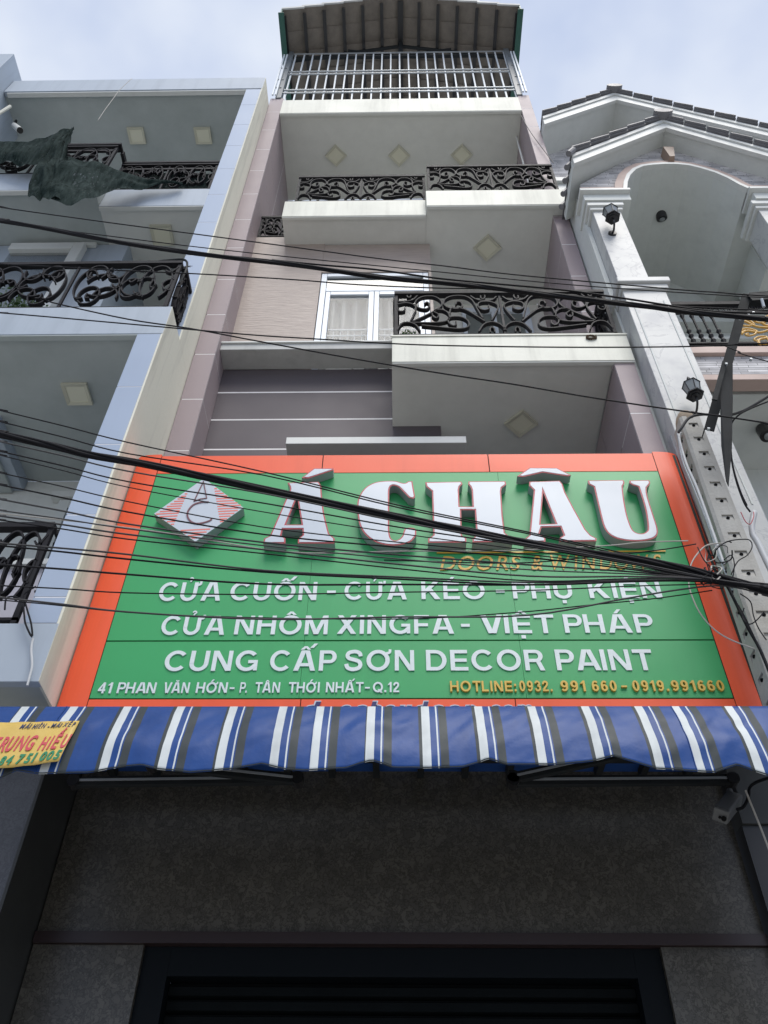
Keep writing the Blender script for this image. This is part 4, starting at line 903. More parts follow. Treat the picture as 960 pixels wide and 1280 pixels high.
box('side_return', M['orange'], SG, 2.161, 2.165, SY+.048, SY+.085, 4.35, 6.65)
box('frame_bar', M['steel'], SG, 2.168, 2.190, SY+.03, SY+.10, 3.9, 6.9)
# raised letters, traced outlines
def T(P, x0, y0, s=3.5556): return [at(x0+x/s, y0+y/s, Y=4.2205) for x, y in P]
def sm(P, corners=()):   # smooth a closed outline except at corner indices
    n = len(P); out = []
    for i in range(n):
        p0, p1, p2, p3 = P[i-1], P[i], P[(i+1)%n], P[(i+2)%n]
        if i in corners: p0 = p1
        if (i+1)%n in corners: p3 = p2
        for j in range(4):
            t = j/4; out.append(.5*((2*p1)+(p2-p0)*t+(2*p0-5*p1+4*p2-p3)*t*t+(-p0+3*p1-3*p2+p3)*t*t*t))
        if i in corners and (i+1)%n in corners: out = out[:-3]
    return out
def area(P): return sum(P[i-1][0]*P[i][1]-P[i][0]*P[i-1][1] for i in range(len(P)))/2
def raised(loops, label=None):
    S = []
    for k, lp in enumerate(loops):
        q = [(p.x, p.z) for p in lp]; a_ = area(q)
        if (k == 0) == (a_ > 0): q = q[::-1]      # outer clockwise, holes the other way
        S.append(q)
    L_ = link('raised_letter', glyph(S, M['lside'], 'raised_letter', .072), SG, (0, 4.258, 0), ROT_SIGN, label)
    link('red_rim', glyph(S, M['lred'], 'red_rim', .004), L_, (0, 0, .0375))
    link('white_face', glyph(S, M['lface'], 'white_face', .004, offset=-.010), L_, (0, 0, .0405))
X1, X2, YL_ = 320, 580, 575
allc = lambda n: tuple(range(n))
Aacc = [(140,102),(278,98),(290,115),(294,170),(303,240),(325,328),(350,350),(348,371),(186,371),(187,350),(208,335),(206,308),(120,308),(113,335),(131,349),(131,371),(32,371),(36,350),(62,338),(152,132),(150,120)]
raised([T(Aacc, X1, YL_), T([(183,165),(203,288),(133,288)], X1, YL_)], 'white A with acute accent, first of the big letters')
raised([T([(203,80),(258,38),(345,38),(340,47),(232,82)], X1, YL_)])
Cc = [(695,95),(707,162),(700,172),(680,168),(655,142),(632,120),(608,114),(594,128),(592,170),(592,310),(598,345),(614,358),(634,354),(650,338),(657,316),(668,303),(700,303),(713,312),(712,335),(690,362),(650,376),(600,380),(545,370),(500,345),(470,310),(455,265),(450,200),(460,160),(485,125),(525,102),(575,94),(620,95),(650,103),(665,103),(677,96)]
raised([sm(T(Cc, X1, YL_), (0,1,3,8,9,17,18))], None)
Hh = [T([(752,100),(912,97),(918,108),(905,120),(902,135),(905,207)], X1, YL_), T([(38,208),(34,135),(28,120),(18,108),(20,96),(184,95),(188,110),(168,125),(165,140),(172,250),(182,325),(215,350),(216,364),(38,366),(38,350),(56,335),(48,223)], X2, YL_), T([(912,223),(915,335),(935,350),(935,367),(765,368),(765,350),(788,335),(782,140),(757,120)], X1, YL_)]
raised([Hh[0]+Hh[1]+Hh[2]])
raised([T([(290,97),(425,93),(438,108),(450,145),(490,220),(540,310),(562,335),(590,350),(588,361),(422,363),(424,348),(443,335),(428,298),(345,300),(336,328),(362,350),(362,364),(268,366),(270,352),(290,336),(310,135),(289,115)], X2, YL_), T([(352,145),(408,284),(340,286)], X2, YL_)])
raised([T([(236,73),(292,35),(412,36),(475,68),(462,73),(350,56),(262,76)], X2, YL_)])
Uu = [(550,92),(708,90),(713,103),(705,118),(712,180),(726,250),(745,303),(762,322),(787,328),(808,320),(816,300),(805,220),(775,120),(750,112),(735,103),(735,92),(822,90),(827,105),(812,124),(815,160),(840,240),(860,305),(858,335),(835,352),(780,361),(710,357),(655,338),(622,300),(600,220),(577,120),(554,108)]
raised([sm(T(Uu, X2, YL_), (0,1,3,12,14,15,16,18,29,30))])
# rows of lettering
def row(words, m, yt_l, yb_l, yt_r, yb_r, name='text_row', **kw):
    kw.setdefault('depth', .007)
    R = bpy.data.objects.new(name, None); COL.objects.link(R); R.parent = SG
    for txt, x0, x1 in words:
        xm = (x0+x1)/2; f_ = (xm-words[0][1])/(words[-1][2]-words[0][1]); yt = yt_l+(yt_r-yt_l)*f_; yb = yb_l+(yb_r-yb_l)*f_
        a, b = at(x0, yb, Y=SY-.012), at(x1, yb, Y=SY-.012); c = at(xm, yt, Y=SY-.012)
        if txt in '-–': bigword('-', a.x, b.x, a.z, c.z, SY-.004, m, R, **{k_: v_ for k_, v_ in kw.items() if k_ == 'depth'})
        elif kw.get('shear'): word(txt, a.x, b.x, a.z, c.z, SY-.004, m, R, **kw)
        else: bigword(txt, a.x, b.x, a.z, c.z, SY-.004, m, R, **{k_: v_ for k_, v_ in kw.items() if k_ in ('depth', 'gap')})
row([('CỬA',196,272),('CUỐN',286,395),('-',408,419),('CỬA',430,506),('KÉO',527,607),('-',621,632),('PHỤ',642,717),('KIỆN',738,829)], M['lsilver'], 727.5, 750.5, 725.5, 746.5)
row([('CỬA',199,277),('NHÔM',292,409),('XINGFA',421,565),('-',577,588),('VIỆT',602,692),('PHÁP',707,817)], M['lsilver'], 769.5, 793, 767, 790)
row([('CUNG',203,321),('CẤP',336,417),('SƠN',430,518),('DECOR',533,682),('PAINT',697,817)], M['lsilver'], 813, 838, 811, 837)
row([('41',121,138),('PHAN',145,193),('VĂN',203,235),('HỚN',244,283),('-',286,292),('P.',299,308),('TÂN',318,349),('THỚI',360,399),('NHẤT',407,453),('-',456,462),('Q.12',466,499)], M['lsilver'], 852.5, 866, 852, 864.5, bold=.03, depth=.008)
row([('HOTLINE:',563,646),('0932.',650,691),('991',702,733),('660',741,772),('-',778,785),('0919.',792,837),('991660',841,907)], M['lgold'], 851.5, 864.5, 850.5, 863.5, bold=.028, depth=.022, gap=.2)
row([('DOORS',550,653),('&',665,680),('WINDOWS',691,831)], M['lorange'], 695, 712, 692, 711, bold=.004, shear=.28, depth=.006, gap=.10)
obj('underline', MB().hexa([at(546,690.2,Y=SY-.01), at(832,687.8,Y=SY-.01), at(832,689.4,Y=SY-.01), at(546,691.8,Y=SY-.01)], [at(546,690.2,Y=SY-.002), at(832,687.8,Y=SY-.002), at(832,689.4,Y=SY-.002), at(546,691.8,Y=SY-.002)]), M['lorange'], SG)
zb_ = at(500,894,Y=SY-.01).z; zt_ = at(500,877.5,Y=SY-.01).z
R = bpy.data.objects.new('text_row', None); COL.objects.link(R); R.parent = SG
for m_, bo, yy in ((M['lface'], .075, SY-.006), (M['navy'], .035, SY-.011)):
    cur_ = 0
    for txt, x0, x1 in (('d',379,401),('achaudoor',425,596),('.',602,606),('com',612,666)):
        a, b = at(x0,885,Y=SY-.01).x, at(x1,885,Y=SY-.01).x
        word(txt, a, b, zb_, zt_, yy, m_, R, depth=.004, bold=bo, shear=.2, size=(zt_-zb_)/.74)
# logo
LG = bpy.data.objects.new('logo', None); COL.objects.link(LG); LG.parent = SG
def LP(x, y, Y=4.215): return at(180+x/6, 570+y/6, Y=Y)
dm = [LP(*p) for p in ((450,165),(745,385),(385,640),(75,430))]
obj('body', MB().prism([Vector((p.x, 4.222, p.z)) for p in dm], (0,.074,0)), M['lside'], LG)
obj('face', MB().prism([Vector((p.x, 4.2175, p.z)) for p in dm], (0,.004,0)), M['lface'], LG)
def xl(y): return 75+(450-75)*(430-y)/(430-165) if y < 430 else 75+(385-75)*(y-430)/(640-430)
def xr(y): return 450+(745-450)*(y-165)/(385-165) if y < 385 else 745+(385-745)*(y-385)/(640-385)
st = MB()
def sb(x0, x1, y):
    if x1-x0 < 6: return
    P = [LP(x0, y-3), LP(x1, y-3-(x1-x0)*.05), LP(x1, y+6-(x1-x0)*.05), LP(x0, y+6)]
    q = [Vector((p.x, 4.2165, p.z)) for p in P]; obj('stripe', MB().prism(q, (0,.002,0)), M['stripered'], LG)
y = 262
while y < 512: sb(xl(y-4)+14, 340-(y-245)*.431, y); y += 19
y = 236
while y < 500: sb(525+(y-225)*.17, xr(y+12)-14 if y < 385 else xr(y)-10, y+6); y += 19
y = 556
while y < 630: sb(xl(y)+12, xr(y)-8, y); y += 19
def rib(P, w0, name='line'):
    P = catmull(P, 4); q = [LP(*p.xy, Y=4.214) for p in P]
    obj(name, MB().ribbon(q, w0, (0,.004,0)), M['maroon'], LG)
for a_, b_ in (((446,190,0),(374,340,0)), ((374,340,0),(420,322,0)), ((420,322,0),(470,316,0)), ((470,316,0),(446,190,0))): rib([a_, b_], .007)
rib([(485,345,0),(430,346,0),(370,366,0),(332,410,0),(326,450,0),(348,488,0),(392,506,0),(445,500,0),(490,485,0),(508,472,0)], .012)

# ================================================================== the awning
AW = thing('awning', 'blue awning with white and grey stripes stretched out under the shop sign', 'awning')
S_ = [-37, 27, 88, 155, 222, 287.5, 349.6, 395.7, 459.6, 526, 592.5, 659, 726, 792.7, 838.8, 905.5, 972, 1040]
PT = [(0, 'w'), (.150, 'b'), (.262, 'w'), (.29, 'b'), (.315, 'g'), (.46, 'b'), (.945, 'g'), (1.0, None)]
edges = []
for a_, b_ in zip(S_[:-1], S_[1:]):
    for (f0, c_), (f1, _c) in zip(PT[:-1], PT[1:]):
        x0, x1 = a_+f0*66.3, a_+f1*66.3
        if f1 == 1.0: x1 = b_
        if x0 >= b_: continue
        x1 = min(x1, b_)
        nsub = max(1, int((x1-x0)/4))
        for k in range(nsub): edges.append((x0+(x1-x0)*k/nsub, c_))
edges = [e for e in edges if -37 <= e[0] < 1022]; edges.append((1022, None))
BOT = [(-60,976),(0,975.7),(20,973),(37,963),(63,967),(123,966),(167,958),(187,956.7),(207,961.7),(247,966),(300,961),(332,955),(362,962),(385,963.5),(435,960.5),(452,955),(467,950.5),(480,955),(492,960),(530,960.3),(577,959),(598,953),(608.5,948.6),(619,952),(630,955.7),(694,955.7),(737,951.5),(762,945),(783,951.5),(811,961),(847,963.5),(882,965),(900,959),(911,955.7),(928,963),(960,976),(990,984),(1030,992)]
def bot(x):
    for (a_, y0), (b_, y1) in zip(BOT[:-1], BOT[1:]):
        if a_ <= x <= b_:
            t = (x-a_)/(b_-a_); return y0+(y1-y0)*t
    return BOT[-1][1]
ci = {'b': 0, 'w': 1, 'g': 2}; mb = MB(); rows = 22; nroof = 3; cols = len(edges)
for px, _c in edges:
    X = at(px, 884, Y=3.70).x; zt = at(480, 883, Y=3.70).z
    # the bottom edge of this column: solve the height where it crosses the traced hem
    pb = at(480+(px-480)*1.06, bot(480+(px-480)*1.06), Y=3.585); zb = pb.z
    for k in range(nroof): t = k/nroof; mb.v.append((X, 4.27-(4.27-3.73)*t, 4.24-(4.24-zt-.012)*t))
    for k in range(rows+1):
        t = k/rows
        y = 3.70-.115*(1-(1-t)**1.7)
        wv = .008*noise.noise(Vector((X*2.2, t*2.5, 0)))+.006*noise.noise(Vector((X*6, t*2.2, 4)))+.0055*noise.noise(Vector((X*13+t*5, t*4, 7)))
        y += wv*2*min(1, t*3)*(1-.65*t)-.012*sin(pi*min(1,t*1.1))*(.5+.5*noise.noise(Vector((X*1.1, 0, 9))))
        mb.v.append((X, y, zt+(zb-zt)*t))
R_ = nroof+rows+1
for c_ in range(cols-1):
    for k in range(R_-1):
        mb.f.append((c_*R_+k, c_*R_+k+1, (c_+1)*R_+k+1, (c_+1)*R_+k)); mb.m.append(ci[edges[c_][1]])
fab = obj('fabric', mb, [M['fblue'], M['fwhite'], M['fgrey']], AW, smooth=True)
so = fab.modifiers.new('thickness', 'SOLIDIFY'); so.thickness = .003
hem = []
for c_ in range(cols): v = mb.v[c_*R_+R_-1]; hem.append((v[0], v[1]-.002, v[2]+.004))
obj('hem', MB().tube(hem, .0028, 5), M['fgrey'], AW)
for px in (395.7, 838.8, 87.5):  # sewn joins of the cloth
    i_ = min(range(cols), key=lambda k: abs(edges[k][0]-px+2)); obj('seam', MB().tube([(mb.v[i_*R_+k][0], mb.v[i_*R_+k][1]-.003, mb.v[i_*R_+k][2]) for k in range(nroof, R_)], .0022, 4), M['fblue'], AW)
obj('front_bar', MB().tube([(-2.35, 3.745, 3.955), (2.1, 3.745, 3.955)], .028, 12), M['steel'], AW)
obj('roller', MB().tube([(-2.0, 4.34, 4.20), (2.0, 4.34, 4.20)], .045, 12), M['steel'], AW)
def arm(px0, py0, px1, py1, Y0, Y1, hh=.055):
    a, b = at(px0, py0, Y=Y0), at(px1, py1, Y=Y1); o = obj('arm', MB().bar(a, b, hh, .03), M['darksteel'], AW, bevel=.004)
    obj('arm_rib', MB().bar(a+Vector((0,-.018,.004)), b+Vector((0,-.018,.004)), .012, .006), M['steel'], o)
    for p in (a, b): obj('hinge', MB().tube([p+Vector((0,-.03,0)), p+Vector((0,.03,0))], .034, 12), M['blackp'], o)
arm(93,978,372,974,4.25,4.05); arm(372,975,190,955,4.05,3.78); arm(641,977,915,975,4.05,4.25); arm(641,973,790,940,4.05,3.8)
box('cross_beam', M['darksteel'], SG, -1.95, 1.95, 4.60, 4.66, 4.20, 4.26)
for k in range(14): box('frame_strut', M['darksteel'], SG, -1.85+.28*k, -1.81+.28*k, 4.42, 4.97, 4.27, 4.325)
box('underside_panel', M['fblue'], AW, -2.04, 2.0, 4.30, 4.995, 4.33, 4.34)
# yellow advertising strip lying on the valance
BN = thing('advert_strip', 'yellow advertising strip with red, navy and green lettering on the left awning end', 'banner')
def on(px, py, lift=.022):   # point on the sloping valance seen at this place of the photograph
    t = (py-884)/(966-884); y = 3.70-.115*(1-(1-min(max(t,0),1))**1.7)-.012-lift
    return at(px, py, Y=y)
bl = MB(); nX = 24; nZ = 8
def edge_t(x): return 901.5+(100-x)*.02
def edge_b(x): return 951.5+(72-x)*.125+1.0*sin(min(max((72-x)/72,0),1)*pi)
for i in range(nX+1):
    for j in range(nZ+1):
        v_ = j/nZ; xt = -60+(99.5+60)*i/nX; xb = -75+(73+75)*i/nX; x = xt+(xb-xt)*v_
        p = on(x, edge_t(xt)+(edge_b(xb)-edge_t(xt))*v_); p.y += .0025*sin(i*1.3+j)
        bl.v.append(tuple(p))
bl.f = [(i*(nZ+1)+j, i*(nZ+1)+j+1, (i+1)*(nZ+1)+j+1, (i+1)*(nZ+1)+j) for i in range(nX) for j in range(nZ)]; bl.m = [0]*len(bl.f)
sh_ = obj('strip', bl, M['yellow'], BN, smooth=True); so = sh_.modifiers.new('thickness', 'SOLIDIFY'); so.thickness = .002
def bword(txt, x0, x1, yt0, yb0, yt1, yb1, m, bold=.03, shear=.25):
    a, b = on(x0, yb0, .028), on(x1, yb1, .028); c = on(x0, yt0, .028)
    rx = pi/2-math.atan2(c.y-a.y, c.z-a.z)
    word(txt, a.x, b.x, a.z, c.z, a.y, m, BN, depth=.0015, bold=bold, shear=shear, rot=(rx, 0, 0), zb2=b.z, y2=b.y, size=(c-a).length/(.682+2*bold))
bword('MÁI', 24,37.5, 905.5,911, 905,910.5, M['bnavy'], .015); bword('HIÊN', 39.5,56, 905.5,911, 904.5,910, M['bnavy'], .015); bword('-', 58.5,61, 905,910.5, 904.5,910, M['bnavy'], .015); bword('MÁI', 63,76, 904.5,909.5, 904,909, M['bnavy'], .015); bword('XẾP', 78,93, 903.5,908.5, 903,908, M['bnavy'], .015)
bword('TRUNG', -15,40, 923,940.5, 921,937.5, M['bred'], .022); bword('HIẾU', 46,83.5, 922,938, 918,933.5, M['bred'], .022)
bword('84', -3,13.5, 946,957, 944,955, M['bgreen'], .04); bword('751', 18.5,43, 943.5,955.3, 941,952.8, M['bgreen'], .04); bword('005', 48,74, 940,951.3, 937.5,948.3, M['bgreen'], .04)
# camera under the awning
SCM = thing('security_camera', 'grey bullet security camera hanging under the right end of the awning', 'camera')
a, b = at(918,998,Y=4.30), at(901,1019,Y=4.12); d = (b-a).normalized()
sd_ = Vector((1,0,0)); 
obj('body', MB().bar(a, b, .082, .074, side=Vector((.4,.9,.2)).normalized()), M['camw'], SCM, bevel=.012)
obj('front', MB().bar(b+d*.001, b+d*.012, .076, .068, side=Vector((.4,.9,.2)).normalized()), M['camw'], SCM, bevel=.006)
e1 = d.cross(Vector((.4,.9,.2))).normalized()
for k, off, r_ in ((0, .016, .013), (1, -.018, .008), (2, -.004, .007)): 
    c0 = b+d*.012+e1*off+Vector((0,0,.02 if k == 1 else -.008)); obj('lens', MB().tube([c0, c0+d*.006], r_, 12), M['hole'], SCM)
obj('bracket', MB().tube([a+d*.03, a+Vector((.01,.06,.07)), at(912,986,Y=4.5)], .018, 8), M['camw'], SCM); obj('mount', MB().bar(at(905,986,Y=4.4), at(918,986,Y=4.4), .07, .05), M['blackp'], SCM)
cc = obj('cable', MB().tube(catmull([at(x,y,Y=4.2) for x,y in ((921,1012),(930,1008),(936,995),(937,985),(945,978),(962,972))]), .008, 6), M['rubber']); tag(cc, 'black cable curling from the security camera up under the awning', 'cable')
cc = obj('pull_cord', MB().tube(catmull([at(x,y,Y=3.95) for x,y in ((932,988),(938,1003),(947,1025),(956,1048),(966,1075))]), .005, 6), M['wirewhite']); tag(cc, 'thin pale cord hanging down at the right end under the awning', 'cord')

# ================================================================== concrete pole
PO = thing('utility_pole', 'grey concrete utility pole with rows of square foot holes, right of the shop sign', 'pole')
PY = 3.90
e0, e1_ = at(859,540,Y=PY), at(900.5,660,Y=PY)
ztop = at(866,520,Y=PY).z
def pxl(z): return e0.x+(e1_.x-e0.x)*(e0.z-z)/(e0.z-e1_.z)
def pw_(z): return .128+.016*(ztop-z)
def pocket_face(mb, P, zs_, u0=.24, u1=.76, h=.028, dp=.013, zlo=0, zhi=None):
    """P(u, z, depth) -> point; face from zlo to zhi with wedge-shaped pockets centred at zs_"""
    cur = zlo
    for zc in sorted(zs_):
        za, zb = zc-h, zc+h*.9
        mb.add([P(0,cur,0),P(1,cur,0),P(1,za,0),P(0,za,0)], [(0,1,2,3)])
        q = [P(0,za,0),P(u0,za,0),P(u1,za,0),P(1,za,0),P(0,zb,0),P(u0,zb,0),P(u1,zb,0),P(1,zb,0),P(u0,za,.002),P(u1,za,.002),P(u0,zb,dp),P(u1,zb,dp)]
        mb.add(q, [(0,1,5,4),(2,3,7,6),(8,9,11,10),(5,10,11,6),(1,8,10,5),(2,6,11,9),(1,2,9,8)])
        cur = zb
    mb.add([P(0,cur,0),P(1,cur,0),P(1,zhi,0),P(0,zhi,0)], [(0,1,2,3)])
zA, zB = at(871,531,Y=PY).z, at(952,741,Y=PY).z; stp = (zA-zB)/10
zs1 = [zA-stp*k for k in range(-0, 30)]; zs1 = [z for z in zs1 if z > 3.0]
zs2 = [z-stp*.42 for z in zs1]; PD = .16
ch = .10
mb = MB()
pocket_face(mb, lambda u, z, d_: (pxl(z)+pw_(z)*u, PY+d_, z), zs1, zlo=0, zhi=ztop)
pocket_face(mb, lambda u, z, d_: (pxl(z)-.016+d_, PY+.018+(PD)*u, z), zs2, zlo=0, zhi=ztop)
for z0_, z1_ in ((0, 3.5), (3.5, ztop)):
    mb.add([(pxl(z0_), PY, z0_), (pxl(z0_)-.016, PY+.018, z0_), (pxl(z1_)-.016, PY+.018, z1_), (pxl(z1_), PY, z1_)], [(0,1,2,3)])
    mb.add([(pxl(z0_)+pw_(z0_), PY, z0_), (pxl(z0_)+pw_(z0_), PY+PD+.03, z0_), (pxl(z1_)+pw_(z1_), PY+PD+.03, z1_), (pxl(z1_)+pw_(z1_), PY, z1_)], [(0,1,2,3)])
    mb.add([(pxl(z0_)-.016, PY+PD+.018, z0_), (pxl(z0_)+pw_(z0_), PY+PD+.03, z0_), (pxl(z1_)+pw_(z1_), PY+PD+.03, z1_), (pxl(z1_)-.016, PY+PD+.018, z1_)], [(0,1,2,3)])
obj('shaft', mb, M['concrete'], PO)
hb = MB()
hm = MB().tube([(0,-.004,0),(0,.012,0)], .0115, 10).mesh('foot_hole', M['hole'])
for z in zs1: link('foot_hole', hm, PO, (pxl(z)+pw_(z)*.5, PY+.003, z-.004))
hm2 = MB().tube([(-.004,0,0),(.012,0,0)], .0115, 10).mesh('foot_hole', M['hole'])
for z in zs2: link('foot_hole', hm2, PO, (pxl(z)-.013, PY+.018+PD*.5, z-.004))
tw = pw_(ztop); tcx = pxl(ztop)+tw*.5-.008; tcy = PY+PD*.5+.012
mb = MB(); rings = []
for k in range(7):
    f_ = k/6; r_ = math.sqrt(max(0, 1-f_**2.6)); rings.append([(tcx+(tw*.56)*r_*cos(a_)*(1 if abs(cos(a_)) < .8 else .97), tcy+(PD*.62)*r_*sin(a_), ztop-.02+.16*f_) for a_ in [i*pi/9 for i in range(18)]])
for k in range(6): mb.add(rings[k]+rings[k+1], [(i, (i+1)%18, 18+(i+1)%18, 18+i) for i in range(18)])
obj('pole_top', mb, M['capc'], PO, smooth=True)
# steel cross arm bracket on the pole
BR = thing('steel_bracket', 'dark steel angle bracket and brace fixed beside the top of the concrete pole', 'bracket')
def fl(p0, p1, w_, Y0, Y1=None, m='darksteel', name='angle_bar', d=.012, w1=None):
    a, b = at(*p0, Y=Y0), at(*p1, Y=Y1 or Y0)
    o = obj(name, MB().bar(a, b, w_, d), M[m], BR); return a, b
a, b = fl((934,368), (887,538), .062, 3.45, 3.72, d=.010)
obj('angle_flange', MB().bar(a+Vector((-.036,.03,0)), b+Vector((-.036,.03,0)), .008, .06), M['darksteel'], BR)
t_ = [at(904,455,Y=3.52), at(916,455,Y=3.52), at(916,500,Y=3.56), at(915,560,Y=3.60), at(911,607,Y=3.64), at(908,600,Y=3.64), at(902,555,Y=3.60), at(901,500,Y=3.56)]
obj('brace', MB().prism(t_, (0,.012,0)), M['darksteel'], BR)
obj('angle_bar', MB().bar(at(937,372,Y=3.44), at(1010,366,Y=3.44), .10, .012), M['darksteel'], BR); obj('angle_flange', MB().bar(at(937,366,Y=3.44)+Vector((0,.06,.0)), at(1010,360,Y=3.44)+Vector((0,.06,.0)), .010, .12), M['darksteel'], BR)
fl((906,452), (893,500), .035, 3.50, 3.54)
for px, py, Y in ((939,448,3.51),(886,535,3.71),(926,397,3.45),(936,392,3.45),(942,390,3.43),(908,454,3.5)): 
    p = at(px, py, Y=Y-.012); obj('bolt', MB().tube([p, p+Vector((0,.02,0))], .010, 8), M['steel'], BR)
obj('bolt', MB().tube([at(952,374,Y=3.40), at(955,384,Y=3.42)], .012, 8), M['steel'], BR)
# pipes by the pole
def cable(name, pts, r, m, label, cat, Y=None, group=None, seg=5):
    P = [at(p[0], p[1], Y=(p[2] if len(p) > 2 else Y)) for p in pts]
    o = obj(name, MB().tube(catmull(P, seg), r, 6), M[m], smooth=True); tag(o, label, cat, group); return o
cable('conduit', [(851,541),(849,548),(858,580),(872,612),(892,668),(905,706)], .010, 'pvc', 'slim pale conduit running down between the sign edge and the pole', 'conduit', 3.93)
cable('conduit', [(847,541),(853,575),(866,607),(885,655),(898,694),(915,735),(935,785),(952,830)], .008, 'steel', 'thin grey metal conduit beside the sign edge, next to the slim pale one', 'conduit', 4.0)
cable('bent_pipe', [(943,640),(940,655),(941,668),(948,680),(960,705),(975,735)], .020, 'pvc', 'white bent pipe at the right edge beside the pole', 'pipe', 3.95)
cable('wire', [(926,640),(932,652),(938,655),(942,646),(942,640)], .003, 'lred', 'thin red wire looping into the white bent pipe', 'wire', 3.9)
cable('cable', [(848,541,3.86),(852,535,3.84),(862,522,3.82),(880,518,3.8),(905,520,3.75),(928,514,3.7),(948,503,3.65),(972,488,3.6)], .011, 'rubber2', 'thick grey cable bending round the pole top towards the right edge', 'cable')
cable('cable', [(960,502,3.6),(940,510,3.6),(922,520,3.62),(913,535,3.7),(914,570,3.75),(920,600,3.8),(930,628,3.85),(938,640,3.88)], .006, 'rubber', 'black cable hanging beside the steel brace down the right of the pole', 'cable')
cable('cable', [(913,545,3.74),(916,580,3.77),(925,612,3.82),(934,632,3.86)], .004, 'rubber', 'thin black cable just beside the thicker one right of the pole', 'cable')

# ================================================================== overhead wires
WG = 'overhead wires across the front'
def ext(pts):
    pts = list(pts); (xa, ya), (xb, yb) = pts[-2:]
    if xb >= 958: pts.append((xb+420, yb+(yb-ya)/(xb-xa)*420*.8))
    (xa, ya), (xb, yb) = pts[:2]
    if xa <= 0: pts.insert(0, (xa-420, ya-(yb-ya)/(xb-xa)*420*.8))
    return pts
def strand(pts, r, Y0, Y1, label, m='rubber', group=WG, name='wire', cat='wire'):
    P = [at(x, y, Y=Y0+(Y1-Y0)*(x/960)) for x, y in ext(pts)]
    if m == 'rubber' and len(label) % 4 == 0: m = 'rubber2'
    o = obj(name, MB().tube(catmull(P, 5), r, 6), M[m], smooth=True); tag(o, label, cat, group); return o
def bundle(pts, r, Y0, Y1, label, k=4, tw=1.0, sub=.5, loose=.0):
    t = thing('cable_bundle', label, 'cable'); P = catmull([at(x, y, Y=Y0+(Y1-Y0)*(x/960)) for x, y in ext(pts)], 8)
    for j in range(k):
        Q = []
        for i, p in enumerate(P):
            a_ = 2*pi*j/k+i*.16*tw; rr = r*(1-sub)*(1+loose*sin(i*.21+j*2)); Q.append(p+Vector((0, cos(a_)*rr, sin(a_)*rr)))
        obj('strand', MB().tube(Q, r*sub, 6), M['rubber'], t, smooth=True)
    return t
bundle([(-30,273),(0,276),(60,286),(150,303),(262,319),(360,330),(480,347),(580,356),(640,363),(737,375),(800,382),(870,391),(960,399),(990,402)], .021, 3.40, 3.30, 'thick black cable bundle crossing high up from the left edge to the steel bracket', 4, 1, .5)
strand([(-30,252),(0,259),(120,276),(240,292),(360,308),(480,324),(560,333),(640,343),(780,356),(860,363),(905,366),(960,370)], .0055, 3.5, 3.4, 'thin wire just above the thick upper bundle, uppermost wire of all')
strand([(30,282),(120,293),(240,308),(360,321),(480,333),(560,341),(680,353),(780,361),(905,369),(960,372)], .0045, 3.5, 3.4, 'thin wire close above the thick upper bundle, second from the top')
strand([(-30,326),(0,330),(60,333),(150,338),(240,342),(310,346),(373,350),(450,356),(545,360),(640,362),(740,372),(800,380),(960,388)], .0055, 3.45, 3.35, 'thin wire just above the blue middle balcony railing, joining the upper bundle')
strand([(340,325),(400,331),(470,337),(540,347),(600,353),(700,362),(780,373),(880,388),(960,392)], .008, 3.38, 3.30, 'loose black cable lying along the right half of the thick upper bundle')
strand([(-30,389),(0,391),(60,396),(150,404),(240,412),(320,419),(400,424),(480,429),(560,432),(700,434),(840,433.5),(917,431),(960,429)], .0055, 3.45, 3.4, 'thin wire passing over the cream fascia of the balcony above the sign')
strand([(60,376),(73,380),(160,399),(240,411),(320,426),(440,448),(560,468),(640,480),(740,497),(840,512),(900,520),(960,529),(990,534)], .006, 3.45, 3.5, 'single wire sloping down from the left blue balcony to the pole top')
strand([(905,432),(925,440),(960,452)], .004, 3.5, 3.5, 'short thin wire sloping down at the right edge over the peach ledge')
# lower group: left height, height at 160, at 330, at 660, at 875
bundle([(-30,536),(0,543),(60,556),(110,568),(200,584),(330,612),(480,643),(560,659),(640,675),(720,689),(800,700),(860,712),(900,722),(960,738),(990,745)], .026, 3.30, 3.72, 'thickest black cable bundle sagging across the sign over the big white letters', 5, .8, .42)
LW = [
 (513,553,590,665,708,.0055,'uppermost thin wire of the lower group, starting above the thickest bundle'),
 (527,567,594,667,711,.0055,'second thin wire above the thickest bundle at the left edge'),
 (552,589,617,680,714,.006,'thin wire just under the thickest bundle'),
 (564,602,629,683,716,.0055,'thin wire crossing the top of the diamond logo'),
 (569,609,640,688,717,.004,'thin faint wire crossing the upper half of the diamond logo'),
 (591,627,659,693,718,.0045,'thin wire crossing the middle of the diamond logo'),
 (606,640,668,697,719,.006,'wire crossing the diamond logo through the letter C'),
 (624,655,678,706,719,.0065,'wire crossing the lower part of the diamond logo'),
 (638,661,682,712,720,.005,'wire touching the bottom tip of the diamond logo'),
 (645,668,687,720,721,.0065,'wire just below the diamond logo'),
 (650,674,692,726,722,.005,'thin wire close below the diamond logo'),
 (679,693,713,728,724,.0065,'wire running above the first row of silver words'),
 (682,699,715,731,725,.0065,'wire close above the words of the first silver row'),
 (706,718,730,731,725,.0068,'thicker wire crossing the first row of silver words'),
 (732,741,743,738,730,.0045,'thin wire crossing the lower edge of the first row of silver words'),
 (747,765,774,769,736,.006,'lowest wire, crossing the second row of silver words'),
]
